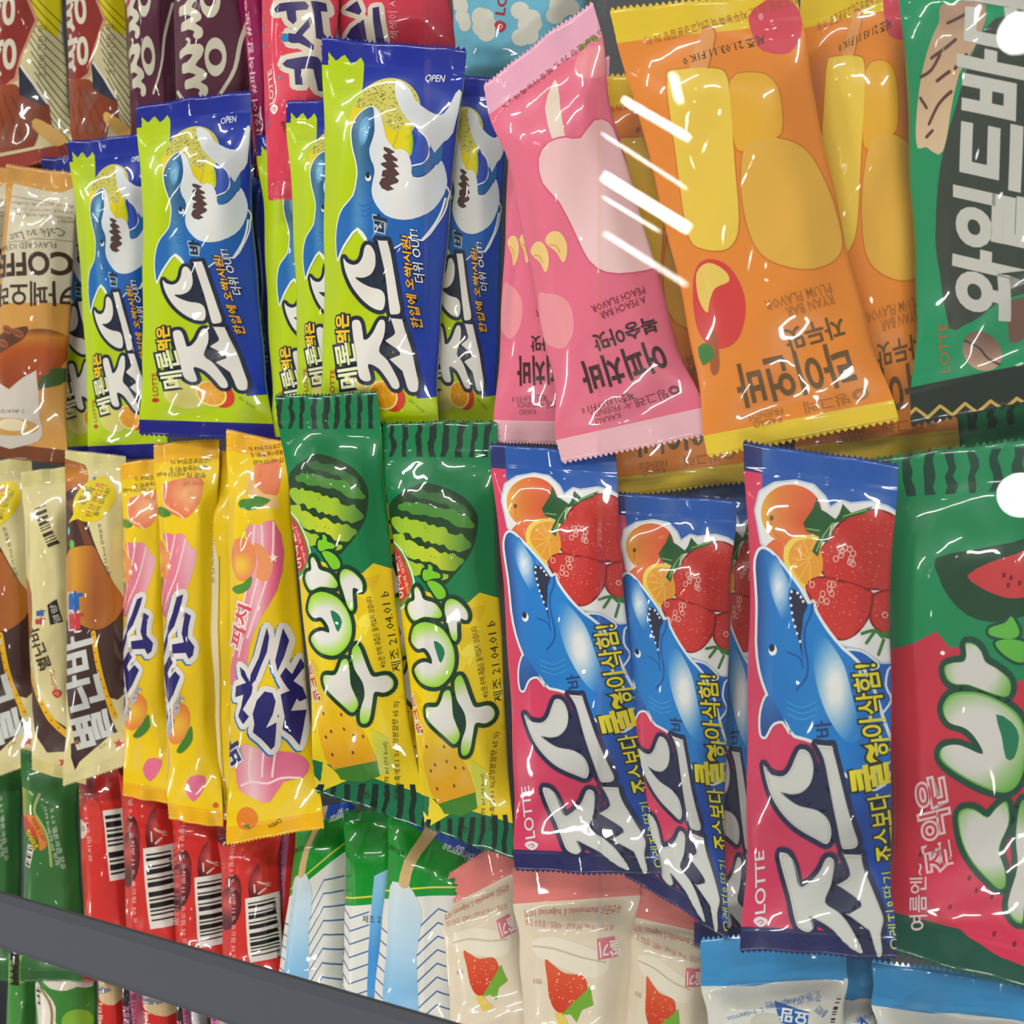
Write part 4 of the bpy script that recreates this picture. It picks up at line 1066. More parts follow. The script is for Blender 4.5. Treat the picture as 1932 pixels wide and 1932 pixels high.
# ---- twin chocolate bar (red badge, cream stripes)
dK = d = Design('twin choc', [(118, -150), (236, -120), (262, 268), (140, 300)], (206, 196, 150), (150, 40, 40), (150, 60, 50), 0.05, 0.06, 0, 0, 6.44)
d.poly('700,-1200 1700,-1000 1560,420 1390,330 1390,250 1210,0 740,-200', (214, 198, 20), 1)
for k in range(16):
    d.line([(1190 + 20 * k, 380 - 40 + 110 * k - 520), (1700, 900 + 110 * k - 520)], 9, (50, 48, 40), 2)
d.poly('700,-1000 1150,-300 1390,255 1240,640 1200,900 1100,960 980,970 850,930 780,860 700,400', (196, 140, 110), 3, 1)
d.poly('700,-1000 1130,-280 1355,255 1215,640 1170,870 1080,935 980,945 860,905 790,840 700,400', (134, 42, 34), 4, 1)
d.text('쌍쌍바', (1180, 830), (1090, -560), 360, (208, 200, 178), 6, 0.025)
d.poly('820,930 1180,940 1300,1050 1500,1170 1510,1380 1400,1420 1330,1620 960,1700 850,1450', grad(0, 130, (150, 70, 36), 190, (140, 66, 38), 235, (116, 52, 34)), 4, 1)
for k in range(4):
    d.line([(880 + 90 * k, 980 + 30 * k), (1000 + 110 * k, 1600 - 40 * k)], 20, (120, 56, 34), 5)
d.poly('1360,1310 1480,1380 1600,1500 1610,1570 1560,1620 1480,1600 1330,1410', (214, 166, 88), 6, 2)
d.poly('1210,760 1240,740 1480,1120 1460,1180 1230,1060', (44, 48, 66), 5); d.line('1235,745 1360,930 1480,1140', 26, (224, 218, 202), 6); 
d.text('초코바 진한 맛', (1480, 880), (1470, 300), 80, (130, 116, 80), 5)

# ---- purple twin bar
dL = d = Design('purple twin', [(322, -190), (486, -160), (500, 330), (330, 330)], (84, 36, 56), (90, 20, 40), (70, 30, 40), 0.05, 0.05, 230, 0, 6.66)
LW = (204, 198, 176)
def ssang(d, oy, ox=0):
    sh = np.array([ox, oy])
    q = np.concatenate([[(750, 595), (850, 560), (900, 500), (860, 470), (900, 445), (940, 480), (935, 535), (1050, 530), (1100, 580), (1090, 640), (1060, 700), (990, 790), (1080, 840), (1130, 900), (1120, 960), (1050, 1000), (1130, 1050), (1150, 1120), (1120, 1180), (1050, 1190), (1020, 1140), (1040, 1100), (960, 1070), (840, 1085), (840, 980), (900, 960), (995, 915), (900, 880), (800, 885), (795, 770), (880, 750), (960, 660), (860, 660), (755, 700)]]) + sh
    d.poly(q, LW, 6, 2, kind=1)
    a = np.linspace(0, 2 * math.pi, 22, endpoint=False)
    o = np.stack([1245 + 138 * np.cos(a), 695 + 242 * np.sin(a)], 1) + sh
    i = np.stack([1242 + 86 * np.cos(a[::-1]), 695 + 105 * np.sin(a[::-1])], 1) + sh
    d.poly(o, LW, 6, holes=[i], kind=1)
ssang(d, 0); ssang(d, -720, -50); ssang(d, -1440, -100)
d.line('1690,60 1560,480 1490,850 1310,1160 1200,1350', 50, LW, 5, 3)
d.poly('1560,-400 2000,-400 2000,1800 1750,1400 1660,1000 1560,200', (150, 30, 90), 3, 2)
d.line('700,1100 800,1230 900,1330', 50, LW, 5)
dL2 = Design('purple twin pale', dL.quad, (84, 36, 56), (90, 20, 40), (70, 30, 40), 0.05, 0.05, 230, 0, 6.66)
d = dL2
ssang(d, 0); ssang(d, -720, -50); ssang(d, -1440, -100)
d.line('1690,60 1560,480 1490,850 1310,1160', 40, LW, 5, 3)
d.poly('600,-600 1000,-700 1000,-100 760,100 700,-200', (170, 50, 96), 3)

# ---- jewel bar (coral red, navy lettering)
dM = d = Design('jewel', [(490, -200), (668, -220), (590, 372), (508, 372)], (218, 62, 84), (200, 50, 74), (206, 60, 84), 0.05, 0.07, 480, 0, 4.83)
JP = (216, 206, 186); JN = (54, 42, 100)
J1 = [('250,150 300,105 520,80 550,115 535,150 440,165 445,250 415,285 370,245 360,170 270,185', 0), ('370,360 430,370 540,235 555,300 490,380 585,470 580,515 460,450 400,450 370,435', 0), ('310,630 350,595 610,565 630,600 640,840 590,850 575,680 480,690 490,830 430,830 420,690 340,660', 0),
      ('565,70 680,60 685,130 640,145 650,330 680,400 600,400 590,200', 0)]
for p, _ in J1: d.line(p, 100, JP, 4, closed=True, kind=1); d.poly(p, JP, 4, kind=1)
for p, _ in J1: d.poly(p, JN, 6, kind=1)
d.poly('300,400 330,362 368,370 370,435 325,440', (40, 130, 190), 7)
d.poly('230,-60 480,-90 640,-60 700,-400 300,-420', JP, 3); d.poly('300,-60 560,-70 560,20 320,40', JN, 5); d.poly('290,-10 330,0 330,40 295,40', (240, 190, 30), 6)
d.dots(90, (80, -300, 420, 900), 9, (240, 140, 130), 3, 4)
d.text('LOTTE', (240, 980), (205, 660), 52, (242, 224, 222), 6, 0.01); leaf_mark(d, 235, 1035, 38, 44, (242, 224, 222), (200, 60, 80), 6)
for x, y in ((105, 265), (120, 430), (285, 750), (175, 1140)):
    d.poly([(x - 18, y), (x, y - 22), (x + 18, y), (x, y + 22)], (96, 140, 170), 5)
d.text('보석처럼 아삭한 얼음 쏙', (925, 420), (840, -60), 70, (236, 170, 170), 6)
d.text('60CM', (290, 1150), (320, 1260), 44, (70, 40, 50), 6)
dM2 = Design('jewel plain', [(650, -200), (820, -230), (872, 120), (680, 110)], (218, 62, 84), (200, 50, 74), (206, 60, 84), 0.05, 0.07, 480, 0, 4.83)
d = dM2
for p in ('1010,220 1060,160 1180,100 1190,300 1100,300 1060,260', '1250,10 1300,0 1330,300 1260,310', '1000,0 1120,-60 1160,30 1140,60'):
    d.line(p, 80, JP, 4, closed=True, kind=1); d.poly(p, JN, 6, kind=1)
d.text('색색이 시원한 얼음', (1440, 270), (1440, -420), 70, (240, 180, 180), 6)

# ---- frosted pouch (pale blue)
dN = d = Design('frost pouch', [(846, -110), (1120, -150), (1090, 170), (856, 150)], (112, 188, 214), (150, 206, 222), (110, 180, 206), 0.06, 0.06, 900, 0, 3.864)
for k, (x, y, s_) in enumerate(((60, 150, 1.0), (400, 160, 1.0), (-120, 60, .8), (650, 20, .9), (250, -250, 1.0))):
    rnd = random.Random(k)
    for j in range(6):
        d.oval(x + rnd.uniform(-60, 60) * s_, y + rnd.uniform(-110, 110) * s_, 70 * s_, 62 * s_, (222, 220, 206), 3, n=12)
leaf_mark(d, 205, 165, 42, 40, (190, 40, 50), (230, 210, 210), 4)
d.text('LOTTE', (240, 90), (290, -260), 70, (170, 40, 50), 5, 0.02)

# ---- plain-backed green bar (foot of the freezer)
dO = d = Design('green back', [(40, 1415), (146, 1440), (168, 1850), (40, 1850)], (52, 108, 52), (50, 100, 50), (50, 100, 50), 0.06, 0.05, 0, 1440, 6.44)
d.poly('220,290 490,350 440,640 260,640', grad(0, 34, (190, 180, 50), 70, (80, 130, 50)), 2)
d.line('555,380 490,580 540,680 650,850 700,1050 710,1250', 34, (156, 170, 96), 3, 3)
d.poly('270,630 480,640 560,740 640,900 650,1020 560,1060 540,930 450,800 300,780', (206, 120, 50), 3, 2)
d.poly('270,660 420,720 540,920 380,880 300,800', (196, 66, 40), 4, 2)
d.text('킹사이즈', (330, 850), (480, 1070), 90, (226, 200, 30), 6, 0.03, 0, 0.08, (60, 44, 10))
d.text('SIZE UP!', (440, 680), (610, 960), 44, (90, 60, 20), 6)
d.text('(100 kcal)70 ml 빙과', (600, 540), (760, 1250), 60, (206, 214, 190), 5); d.text('% 6.0 멜론과즙 함유', (690, 550), (830, 1300), 60, (206, 214, 190), 5)
barcode(d, (380, 1010), (330, 1230), -90, 9, 4, 3)

# ---- dark cherry bar, seen from the back (barcode)
RD = (206, 46, 40)
def cherry_art(d, seed, code):
    rnd = random.Random(seed)
    for k in range(4):
        x = rnd.uniform(80, 620); y = rnd.uniform(-100, 1500)
        d.oval(x, y, rnd.uniform(110, 200), rnd.uniform(200, 330), radial(*d.X((x - 30, y - 60)), 4, (206, 80, 76), 42, (86, 22, 30)), 2, rnd.uniform(-.5, .5), 18)
    d.poly('560,300 780,200 980,500 980,900 640,980 600,600', (206, 48, 40), 4, 2)
    d.text('코코아분말 0.3 %, 유지방 11 %, 유크림 30 %', (170, 40), (250, 1500), 66, (240, 190, 180), 6)
    if code:
        for a in range(3):
            t = a * 2.094 + .3; u = t + 1.3
            d.line([(570 + 70 * math.cos(t), 690 + 70 * math.sin(t)), (570 + 70 * math.cos(u), 690 + 70 * math.sin(u))], 22, (236, 190, 170), 6)
        d.text('PP', (690, 690), (690, 640), 50, (236, 190, 170), 6)
        barcode(d, (440, 860), (500, 1500), -290, 19, 5, seed)
        d.text('8801113220314', (800, 1540), (745, 900), 40, (40, 30, 30), 7)
dP = d = Design('cherry back', [(228, 1420), (372, 1430), (398, 1850), (250, 1850)], RD, (150, 40, 40), (150, 40, 40), 0.05, 0.05, 230, 1440, 5.0)
cherry_art(d, 3, True)
dP2 = d = Design('cherry front', [(144, 1425), (238, 1420), (270, 1850), (160, 1850)], RD, (150, 40, 40), (150, 40, 40), 0.05, 0.05, 140, 1460, 6.0)
d.poly('0,-50 200,-50 330,300 300,500 200,420 60,200', (150, 60, 66), 2, 2)
d.poly('200,300 350,330 400,700 330,800 180,700', (214, 66, 56), 3, 2); d.oval(90, 640, 110, 110, (224, 196, 180), 3)
d.text('21.03.1', (20, 690), (220, 640), 60, (60, 30, 30), 5); d.text('LIFE', (30, 200), (40, 380), 44, (226, 190, 60), 5)
d.text('유지방 0.11', (280, 1000), (220, 500), 50, (236, 190, 180), 5)
barcode(d, (420, 480), (500, 1150), -160, 14, 4, 7)

# ---- green and white cream bar
dQ = d = Design('green cream', [(742, 1505), (912, 1612), (886, 1990), (700, 1990)], (20, 146, 46), (36, 84, 180), (20, 120, 50), 0.05, 0.05, 450, 1400, 3.632)
def cream_ground(d, x0, x1, y0, y1):
    d.poly([(x0, y0 + 40), (x1, y1 + 40), (x1, 3000), (x0, 3000)], (224, 222, 214), 1)
    d.poly([(x0, y0), (x1, y1), (x1, y1 + 60), (x0, y0 + 60)], (20, 146, 46), 2)
    d.line([(x0, y0 + 6), (x1, y1 + 6)], 12, (222, 214, 60), 3)
cream_ground(d, 700, 1700, 1060, 1000)
for k in range(9):
    d.line([(860, 1200 + 88 * k), (1060, 1300 + 88 * k), (1300, 1250 + 88 * k), (1440, 1130 + 88 * k), (1620, 1200 + 88 * k)], 9, (60, 104, 160), 3)
d.poly('1060,980 1120,945 1220,970 1280,1070 1320,1180 1290,1420 1310,1700 1260,2100 1040,2100 1050,1300', grad(1, 1660, (210, 222, 222), 1780, (176, 208, 228), 1860, (130, 184, 222)), 5, 2)
d.poly('1140,960 1190,800 1280,640 1330,520 1400,560 1390,620 1300,760 1240,900 1215,985', (206, 174, 120), 6, 2)
d.poly('1150,380 1330,480 1720,740 1660,840 1250,600 1140,540', (36, 84, 180), 3)
d.text('Binggrae', (1630, 760), (1440, 680), 80, (220, 226, 232), 6, 0.01)
d.text('KYLORIE CREAMY', (1180, 740), (900, 640), 36, (16, 70, 40), 6)
dQ2 = d = Design('green cream back', [(650, 1530), (748, 1530), (746, 1990), (642, 1990)], (20, 146, 46), (20, 120, 50), (20, 120, 50), 0.05, 0.05, 450, 1400, 3.632)
cream_ground(d, 600, 1200, 1090, 1020)
for k in range(10):
    d.line([(700, 1140 + 88 * k), (770, 1215 + 88 * k), (900, 1165 + 88 * k)], 9, (60, 104, 160), 3)
d.poly('930,920 1050,850 1100,850 1100,2200 870,2200 900,1400', grad(1, 1650, (150, 204, 230), 1800, (70, 150, 220)), 4)
d.text('제조 21.03.', (860, 1240), (1060, 1240), 52, (40, 50, 60), 6)
d.text('빙과 바닐라향', (720, 2000), (720, 1400), 40, (60, 60, 60), 6)

# ---- strawberry yogurt bar (cream and coral)
YC = (228, 212, 186)
dR = d = Design('berry yogurt', [(966, 1640), (1210, 1625), (1190, 2010), (985, 2010)], YC, (230, 128, 122), (226, 130, 126), 0.17, 0.05, 900, 1400, 3.632)
d.poly('380,1340 560,1300 800,1370 950,1450 900,1560 760,1560 560,1480 430,1430', (236, 224, 204), 2, 2)
d.line('390,1370 560,1380 760,1440 920,1470', 12, (206, 190, 160), 3, 3)
d.poly('495,1450 560,1490 640,1540 760,1555 795,1610 790,1680 720,1760 620,1790 560,1770 520,1690 510,1570', lambda x, y: grad(1, 1800, (226, 96, 60), 1890, (206, 62, 36))(x, y), 4, 3)
d.dots(34, (520, 1530, 770, 1740), 7, (246, 190, 120), 5, 3)
d.poly('610,1800 680,1740 740,1690 820,1620 830,1680 845,1740 760,1770 720,1850 680,1800', (116, 170, 50), 5)
d.poly('560,1790 620,1790 680,1900 590,1910', (230, 200, 90), 3)
d.text('유산균(S. thermophilus, L. bulgaricus) 105억', (1000, 1105), (330, 1130), 62, (196, 96, 84), 5, 0, 0)
d.text('유크림 / 70 mL (95 kcal) / 샤베트 / 발효유 함유', (980, 1225), (330, 1190), 50, (206, 130, 116), 5)
d.poly('865,1320 985,1310 1000,1440 870,1455', (220, 120, 130), 5)
d.text('딸기', (1010, 1335), (880, 1345), 95, (246, 228, 222), 6, 0.03)
d.text('연출된 예', (470, 1575), (400, 1575), 34, (190, 130, 110), 5)

# ---- plain yogurt bar (blue and white)
dS = d = Design('blue yogurt', [(1322, 1775), (1592, 1760), (1610, 2080), (1330, 2080)], (224, 222, 212), (58, 146, 206), (60, 140, 200), 0.28, 0.05, 1400, 1400, 3.632)
d.poly('-400,1550 0,1650 200,1600 690,1510 690,1650 400,1620 100,1680 -300,1680', (58, 146, 206), 2)
d.text('70 mL (95 kcal) / 샤베트', (560, 1720), (180, 1760), 54, (60, 110, 190), 5); d.text('S. thermophilus, L. bulgaricus', (540, 1690), (-100, 1860), 44, (90, 140, 200), 5)
d.poly('250,1760 500,1830 490,1950 300,1900', (40, 100, 180), 5); d.text('요맘', (500, 1830), (300, 1800), 90, (226, 230, 232), 6, 0.03)
d.oval(200, 1900, 120, 60, (206, 204, 190), 4); d.text('플레인', (630, 1840), (560, 1790), 50, (40, 100, 180), 5)
barcode(d, (670, 1760), (640, 1950), -30, 12, 4, 4)

# ---- boxes and bars under the lid rail
dT = d = Design('green cone', [(96, 1740), (182, 1775), (190, 2050), (80, 2050)], (60, 130, 50), (80, 60, 90), (50, 100, 50), 0.05, 0.05, 0, 1720, 6.44)
d.poly('560,340 700,400 1130,480 1170,830 1060,820 960,870 800,850 690,740 600,600', (222, 212, 194), 3, 2)
d.poly('600,830 680,840 800,950 860,1080 850,1250 900,1400 700,1500 620,1300', (228, 220, 204), 4, 2); d.line('690,860 790,1000 820,1150 810,1300 860,1400', 30, (150, 124, 80), 5, 3)
d.oval(1050, 1260, 140, 160, (130, 180, 50), 2); d.text('바', (700, 1060), (690, 860), 80, (30, 34, 30), 6, 0.02)
dT2 = d = Design('dark label side', [(26, 1735), (70, 1752), (72, 2050), (12, 2050)], (70, 140, 60), (50, 100, 50), (50, 100, 50), 0.05, 0.05, 0, 1720, 6.44)
d.poly('40,120 240,150 230,470 120,400 70,280', (222, 200, 160), 3, 2)
d.poly('240,180 335,200 330,920 220,900', (34, 28, 26), 4); d.text('영양정보', (255, 890), (265, 620), 75, (150, 200, 90), 6, 0.01)
d.poly('340,230 430,250 390,890 335,890', (150, 190, 80), 4); d.text('나트륨 50mg 2%', (350, 870), (375, 260), 50, (70, 90, 30), 6)
dU = d = Design('red cone', [(184, 1798), (238, 1815), (252, 2060), (188, 2060)], (206, 40, 34), (160, 100, 60), (150, 40, 40), 0.05, 0.05, 0, 1720, 6.44)
d.poly('1140,520 1490,600 1530,1080 1380,1140 1250,1060 1170,900', (214, 182, 136), 3, 2); d.poly('1150,530 1480,600 1490,740 1160,760', (190, 130, 70), 4, 2)
d.poly('1180,880 1340,930 1440,960 1330,1010 1200,990', (120, 120, 132), 4, 2)
d.text('체리시럽 3 %', (1340, 1380), (1290, 560), 80, (240, 220, 210), 6)
d.line('1180,1080 1220,1250 1240,1400', 26, (230, 220, 200), 5)
dU2 = d = Design('dark pink label', [(232, 1812), (262, 1822), (282, 2060), (238, 2060)], (40, 30, 30), (40, 20, 24), (40, 30, 30), 0.05, 0.05, 0, 1720, 6.44)
d.poly('1600,640 1690,670 1760,1400 1680,1400', (222, 130, 170), 3)
d.text('영양정보', (1650, 1450), (1640, 1170), 90, (222, 140, 180), 6, 0.01); d.text('탄수화물 16g 5%', (1720, 1400), (1670, 690), 60, (120, 50, 80), 6)
dV = d = Design('white side', [(352, 1858), (388, 1866), (400, 2060), (364, 2060)], (206, 206, 206), (200, 200, 200), (190, 190, 190), 0.05, 0.05)
dW = d = Design('pink table side', [(388, 1868), (440, 1880), (452, 2060), (400, 2060)], (36, 28, 30), (30, 22, 24), (36, 28, 30), 0.05, 0.05, 300, 1740, 5.68)
d.poly('600,770 690,790 720,1400 620,1400', (224, 132, 172), 3); d.poly('690,790 800,820 810,1400 720,1400', (222, 204, 160), 3)
d.text('내용량', (590, 960), (570, 780), 60, (206, 140, 170), 6); d.text('탄수화물 16 g 5', (690, 1250), (660, 810), 50, (70, 30, 50), 6); d.oval(575, 990, 32, 32, (214, 150, 160), 5)
dX = d = Design('blue corner', [(505, 1915), (600, 1940), (600, 2090), (510, 2090)], (60, 120, 190), (70, 110, 170), (60, 110, 180), 0.05, 0.05, 300, 1740, 5.68)
d.text('ANDI', (1410, 1060), (1260, 1060), 60, (220, 230, 236), 5, 0.01)

# ---- plain sides and backs seen in the gaps
dY = d = Design('navy back', [(440, 200), (522, 220), (530, 836), (466, 836)], (20, 52, 160), NAVY, NAVY, 0.05, 0.05)
d.line('500,420 508,520 500,600', 3, (150, 170, 190), 2, 3)
d.text('메죠스', (516, 690), (508, 560), 12, (170, 180, 190), 2, 0.01); d.line('497,540 494,660', 2, (120, 140, 160), 2)
dZ = d = Design('magenta edge', [(452, -150), (508, -150), (524, 330), (480, 330)], (150, 24, 84), (120, 20, 60), (130, 24, 70), 0.05, 0.05)
d.poly('456,-60 470,-60 486,250 512,300 500,320 480,260 462,60', (214, 44, 96), 2)
d.text('#맛있어 #파삭함 #보석아삭', (506, 280), (474, -60), 12, (240, 196, 210), 3, 0.01)
dBr = d = Design('maroon', [(-60, 180), (170, 200), (180, 440), (-60, 430)], (96, 48, 36), (110, 30, 34), (96, 44, 34), 0.08, 0.08)
d.poly('-60,240 170,250 170,300 -60,290', (150, 40, 40), 2); d.text('초코', (20, 400), (110, 400), 40, (190, 150, 110), 3)

dP3 = d = Design('pink band cherry', [(486, 1530), (576, 1520), (566, 1900), (486, 1900)], RD, (150, 40, 40), (150, 40, 40), 0.05, 0.05)
d.poly('528,1560 556,1600 548,1700 530,1860 516,1840 522,1680', (206, 110, 150), 2)
d.text('카카오매스 10 % 탄산나트륨', (540, 1850), (548, 1610), 14, (130, 50, 80), 3); d.line('498,1610 504,1680 508,1740', 4, (150, 60, 70), 3)
d.poly('548,1530 575,1528 570,1580 552,1590', (226, 206, 196), 2)

dJ2 = d = Design('twist peach b', [(286, 838), (412, 830), (424, 1560), (300, 1545)], YW, (240, 178, 34), (240, 180, 22), 0.05, 0.04, 230, 820, 5.684)
d.poly('430,560 520,520 700,480 860,480 900,600 890,760 800,890 690,920 520,850 440,720', radial(362, 935, 8, (242, 170, 110), 42, (232, 124, 84)), 3, 3)
d.line('430,560 440,700 500,800 640,870 720,930', 22, (246, 200, 150), 4, 3)
d.poly('345,800 430,800 520,840 560,885 470,915 350,880', (70, 136, 42), 4, 2)
d.text('(고형분함량68 %)', (945, 245), (510, 270), 66, TX, 6); d.text('복숭아농축액1 %', (920, 330), (510, 355), 66, TX, 6); d.text('빙과 75 ml(120 kcal)', (905, 405), (350, 400), 76, TX, 6)
d.text('이미지 사진', (900, 510), (680, 520), 50, (190, 110, 50), 6)
d.poly('420,1110 490,1080 600,1100 690,1085 760,1150 800,1230 870,1270 860,1400 790,1600 690,1800 560,1950 330,1960 330,1700 420,1500 540,1300', grad(0, 290, (228, 110, 136), 340, (232, 130, 150), 370, (240, 176, 190)), 3, 2)
for p in ('480,1090 500,1280 440,1500', '600,1110 560,1300 470,1600 340,1900', '740,1150 690,1350 600,1600 420,1900'):
    d.line(p, 20, (248, 212, 210), 4, 3)
d.poly('320,1180 420,1190 470,1300 440,1450 350,1520 310,1500', radial(296, 1060, 4, (240, 190, 60), 20, (232, 136, 90)), 5, 3)
d.poly('440,1210 540,1350 540,1480 460,1600 400,1560 450,1400', (236, 150, 96), 5, 3)
d.poly('320,1660 350,1570 400,1550 390,1640 340,1690', (80, 142, 50), 6, 2); star(d, 530, 1440, 45, (250, 232, 220), 7)
d.frame(230, 1120, 3.864)
brush_letters(d, ['430,40 485,20 470,80 440,160 400,250 325,320 330,260 385,160', '500,150 550,175 530,260 525,330 580,395 565,460 530,485 505,440 380,445 375,380 490,365 470,300',
    '245,555 350,460 385,510 315,590 345,625 405,570 450,610 380,740 325,805 295,760 280,680', '160,775 210,695 262,695 280,750 210,850 220,885 285,830 300,900 225,1055 155,960 175,880',
    '330,285 320,360 280,430 210,560 195,510 225,430 290,330'], 7)
d.text('피', (215, 265), (255, 120), 80, (226, 70, 90), 11, 0.02, 0, 0.10, (246, 226, 220))
d.text('상큼달콤 시원하게', (290, 1060), (480, 770), 60, (60, 120, 190), 11, 0.0, 0, 0.07, (240, 226, 214))
d.oval(400, 950, 110, 160, radial(335, 1366, 5, (240, 190, 60), 36, (232, 130, 60)), 5, 0.5); d.poly('380,1140 460,1050 530,960 540,1060 480,1130 420,1160', (70, 130, 50), 6, 2)
d.poly('130,1080 240,1060 290,1150 280,1300 230,1450 150,1300', grad(0, 270, (226, 96, 120), 300, (240, 170, 180)), 4, 2)
d.poly('440,1430 500,1330 620,1330 600,1420 500,1520', (228, 110, 140), 4, 2)
d.oval(690, 1545, 26, 20, (216, 90, 40), 6)
dJ3 = d = Design('twist peach fin', [(388, 845), (470, 855), (466, 1540), (398, 1535)], YW, (240, 178, 34), (240, 180, 22), 0.05, 0.04)
d.poly('397,880 403,880 412,1010 424,1060 424,1540 410,1540 404,1100 398,1000', (232, 218, 178), 2)
d.text('혼합제제N(비타민C) 우유 함유', (418, 1100), (412, 880), 8, (120, 90, 20), 3); d.line('426,1050 428,1500', 2, (170, 130, 30), 3)
d.poly('410,1200 402,1260 400,1320 410,1330', NV, 3)

# ---- brown and cream candy wrapper turned to its side
dI2 = d = Design('cream side', [(46, 892), (132, 880), (160, 1478), (66, 1450)], CR, (210, 198, 130), (214, 200, 130), 0.05, 0.04, 0, 1120, 5.368)
barcode(d, (395, -850), (560, -480), -110, 15, 3, 21, CR, (60, 44, 34))
d.poly('230,520 280,510 300,700 380,920 560,1220 830,1420 780,1580 500,1600 400,1400 300,1000', (70, 46, 42), 2)
d.line('275,540 300,720 400,960 560,1240 800,1490', 58, (236, 178, 24), 3, 3)
for k in range(13):
    t = k / 12; d.oval(280 + 60 * t + 460 * t * t, 560 + 940 * t, 9, 9, (60, 40, 20), 4, n=7)
d.poly('100,-100 300,-160 390,0 385,350 330,470 260,510 190,430 150,200', grad(0, 20, (206, 140, 40), 70, (166, 92, 44)), 3, 2)
d.text('별난바', (600, 735), (470, 330), 130, (60, 40, 34), 6, 0.02)
d.text('톡', (545, 230), (540, 165), 90, (40, 100, 180), 6, 0.03); d.text('톡', (545, 310), (540, 245), 100, (200, 60, 60), 6, 0.03)
d.poly('560,120 650,60 700,290 590,320', (40, 34, 34), 4); d.text('열량', (690, 290), (640, 110), 60, (220, 210, 190), 6)
d.text('LOTTE', (655, 945), (625, 765), 40, (200, 90, 70), 6); leaf_mark(d, 655, 1000, 50, 44, (206, 60, 50), (236, 180, 160), 6)
star(d, 650, 1700, 55, (206, 70, 50), 6, 0.2)
# ---------------------------------------------------------------- wrapped ice bars
def ice(design, label, px, zc, seed, group=None, **k):
    return bag(design, 'wrapped_ice_bar', label, 'ice bar', px, zc * K, group, seed=seed, **k)
# back row
ice(dK, 'twin chocolate bar wrapper with red badge, cut off beside its whole twin', [(-12, -170), (112, -140), (142, 292), (-30, 330)], -0.055, 11)
ice(dK, 'twin chocolate bar wrapper with red badge beside the purple wrappers', [(114, -160), (238, -130), (262, 278), (132, 310)], -0.040, 12)
ice(dL2, 'purple wrapper with white syllables touching the striped cream wrapper', [(222, -180), (330, -170), (350, 330), (248, 330)], -0.048, 13)
ice(dL, 'dark purple wrapper with white syllables beside the coral jewel wrapper', [(318, -190), (486, -160), (508, 330), (330, 335)], -0.038, 14)
ice(dN, 'pale blue frosted pouch with white flakes behind the pink peach wrapper', [(840, -110), (1130, -150), (1100, 190), (850, 170)], -0.050, 15)
ice(dM2, 'coral red wrapper half hidden behind the tallest lime shark wrapper', [(600, -200), (824, -230), (878, 140), (640, 140)], -0.040, 16)
ice(dM, 'coral red jewel wrapper with navy syllables and LOTTE mark', [(484, -200), (668, -220), (600, 374), (506, 376)], -0.012, 17, narrow=0.02, pitch=0.22)
ice(dZ, 'magenta wrapper edge with white hashtags beside the purple wrapper', [(452, -150), (508, -150), (526, 330), (480, 335)], -0.030, 18)
ice(dBr, 'maroon wrapper end between the striped cream wrappers and the coffee wrappers', [(-60, 180), (170, 200), (180, 440), (-60, 430)], -0.085, 19)
ice(dA, 'lime shark wrapper deep in the shadow between coffee and lime shark wrappers', [(80, 300), (215, 290), (240, 860), (105, 870)], -0.075, 20)
ice(dY, 'navy back of a wrapper standing between two lime shark fronts', [(446, 250), (518, 262), (532, 838), (466, 838)], -0.062, 27)
# lime shark row
ice(dA, 'lime shark wrapper resting against the coffee wrapper', [(130, 268), (288, 252), (318, 862), (168, 868)], -0.030, 21)
ice(dA, 'lime shark wrapper with wide navy seal below the dark purple wrapper', [(258, 202), (470, 172), (518, 828), (262, 818)], -0.010, 22)
ice(dA, 'lime shark wrapper with the coral seal lying over it', [(482, 256), (688, 250), (694, 852), (512, 850)], -0.050, 23)
ice(dA, 'lime shark wrapper squeezed behind the tallest lime shark wrapper', [(538, 192), (740, 186), (720, 820), (560, 810)], -0.020, 24)
ice(dA, 'tallest lime shark wrapper, whole shark in view', [(607, 72), (882, 96), (824, 842), (598, 835)], 0.002, 25, roll=-0.10)
ice(dA, 'lime shark wrapper touching the pink peach wrappers', [(800, 140), (965, 150), (938, 832), (775, 830)], -0.034, 26)
# coffee
ice(dH, 'light brown coffee wrapper, a second one behind it', [(-90, 300), (20, 320), (5, 862), (-100, 858)], -0.055, 31)
ice(dH, 'light brown coffee wrapper with upside-down COFFEE lettering', [(14, 312), (150, 330), (126, 876), (-36, 858)], -0.030, 32)
# peach and plum
ice(dE, 'pink peach wrapper lying under the other pink peach wrapper', [(958, 130), (1150, 110), (1100, 838), (930, 832)], -0.022, 41)
ice(dF, 'orange plum wrapper, mostly buried, its foot over the pink shark wrapper', [(1100, 150), (1400, 130), (1420, 905), (1140, 938)], -0.040, 43, narrow=0.02)
ice(dF, 'orange plum wrapper under the green wrapper', [(1510, -10), (1722, -60), (1812, 850), (1500, 880)], -0.034, 44)
ice(dF, 'orange plum wrapper on top with yellow seals at both ends', [(1150, 22), (1502, -16), (1692, 790), (1338, 858)], -0.004, 45)
ice(dE, 'pink peach wrapper on top with a slanting pale seal', [(912, 160), (1118, 6), (1344, 815), (1057, 872)], 0.006, 42, narrow=0.14)
ice(dG, 'green wrapper with big white lettering and dark zigzag seal', [(1690, -60), (2080, -150), (2120, 720), (1722, 800)], -0.010, 46)
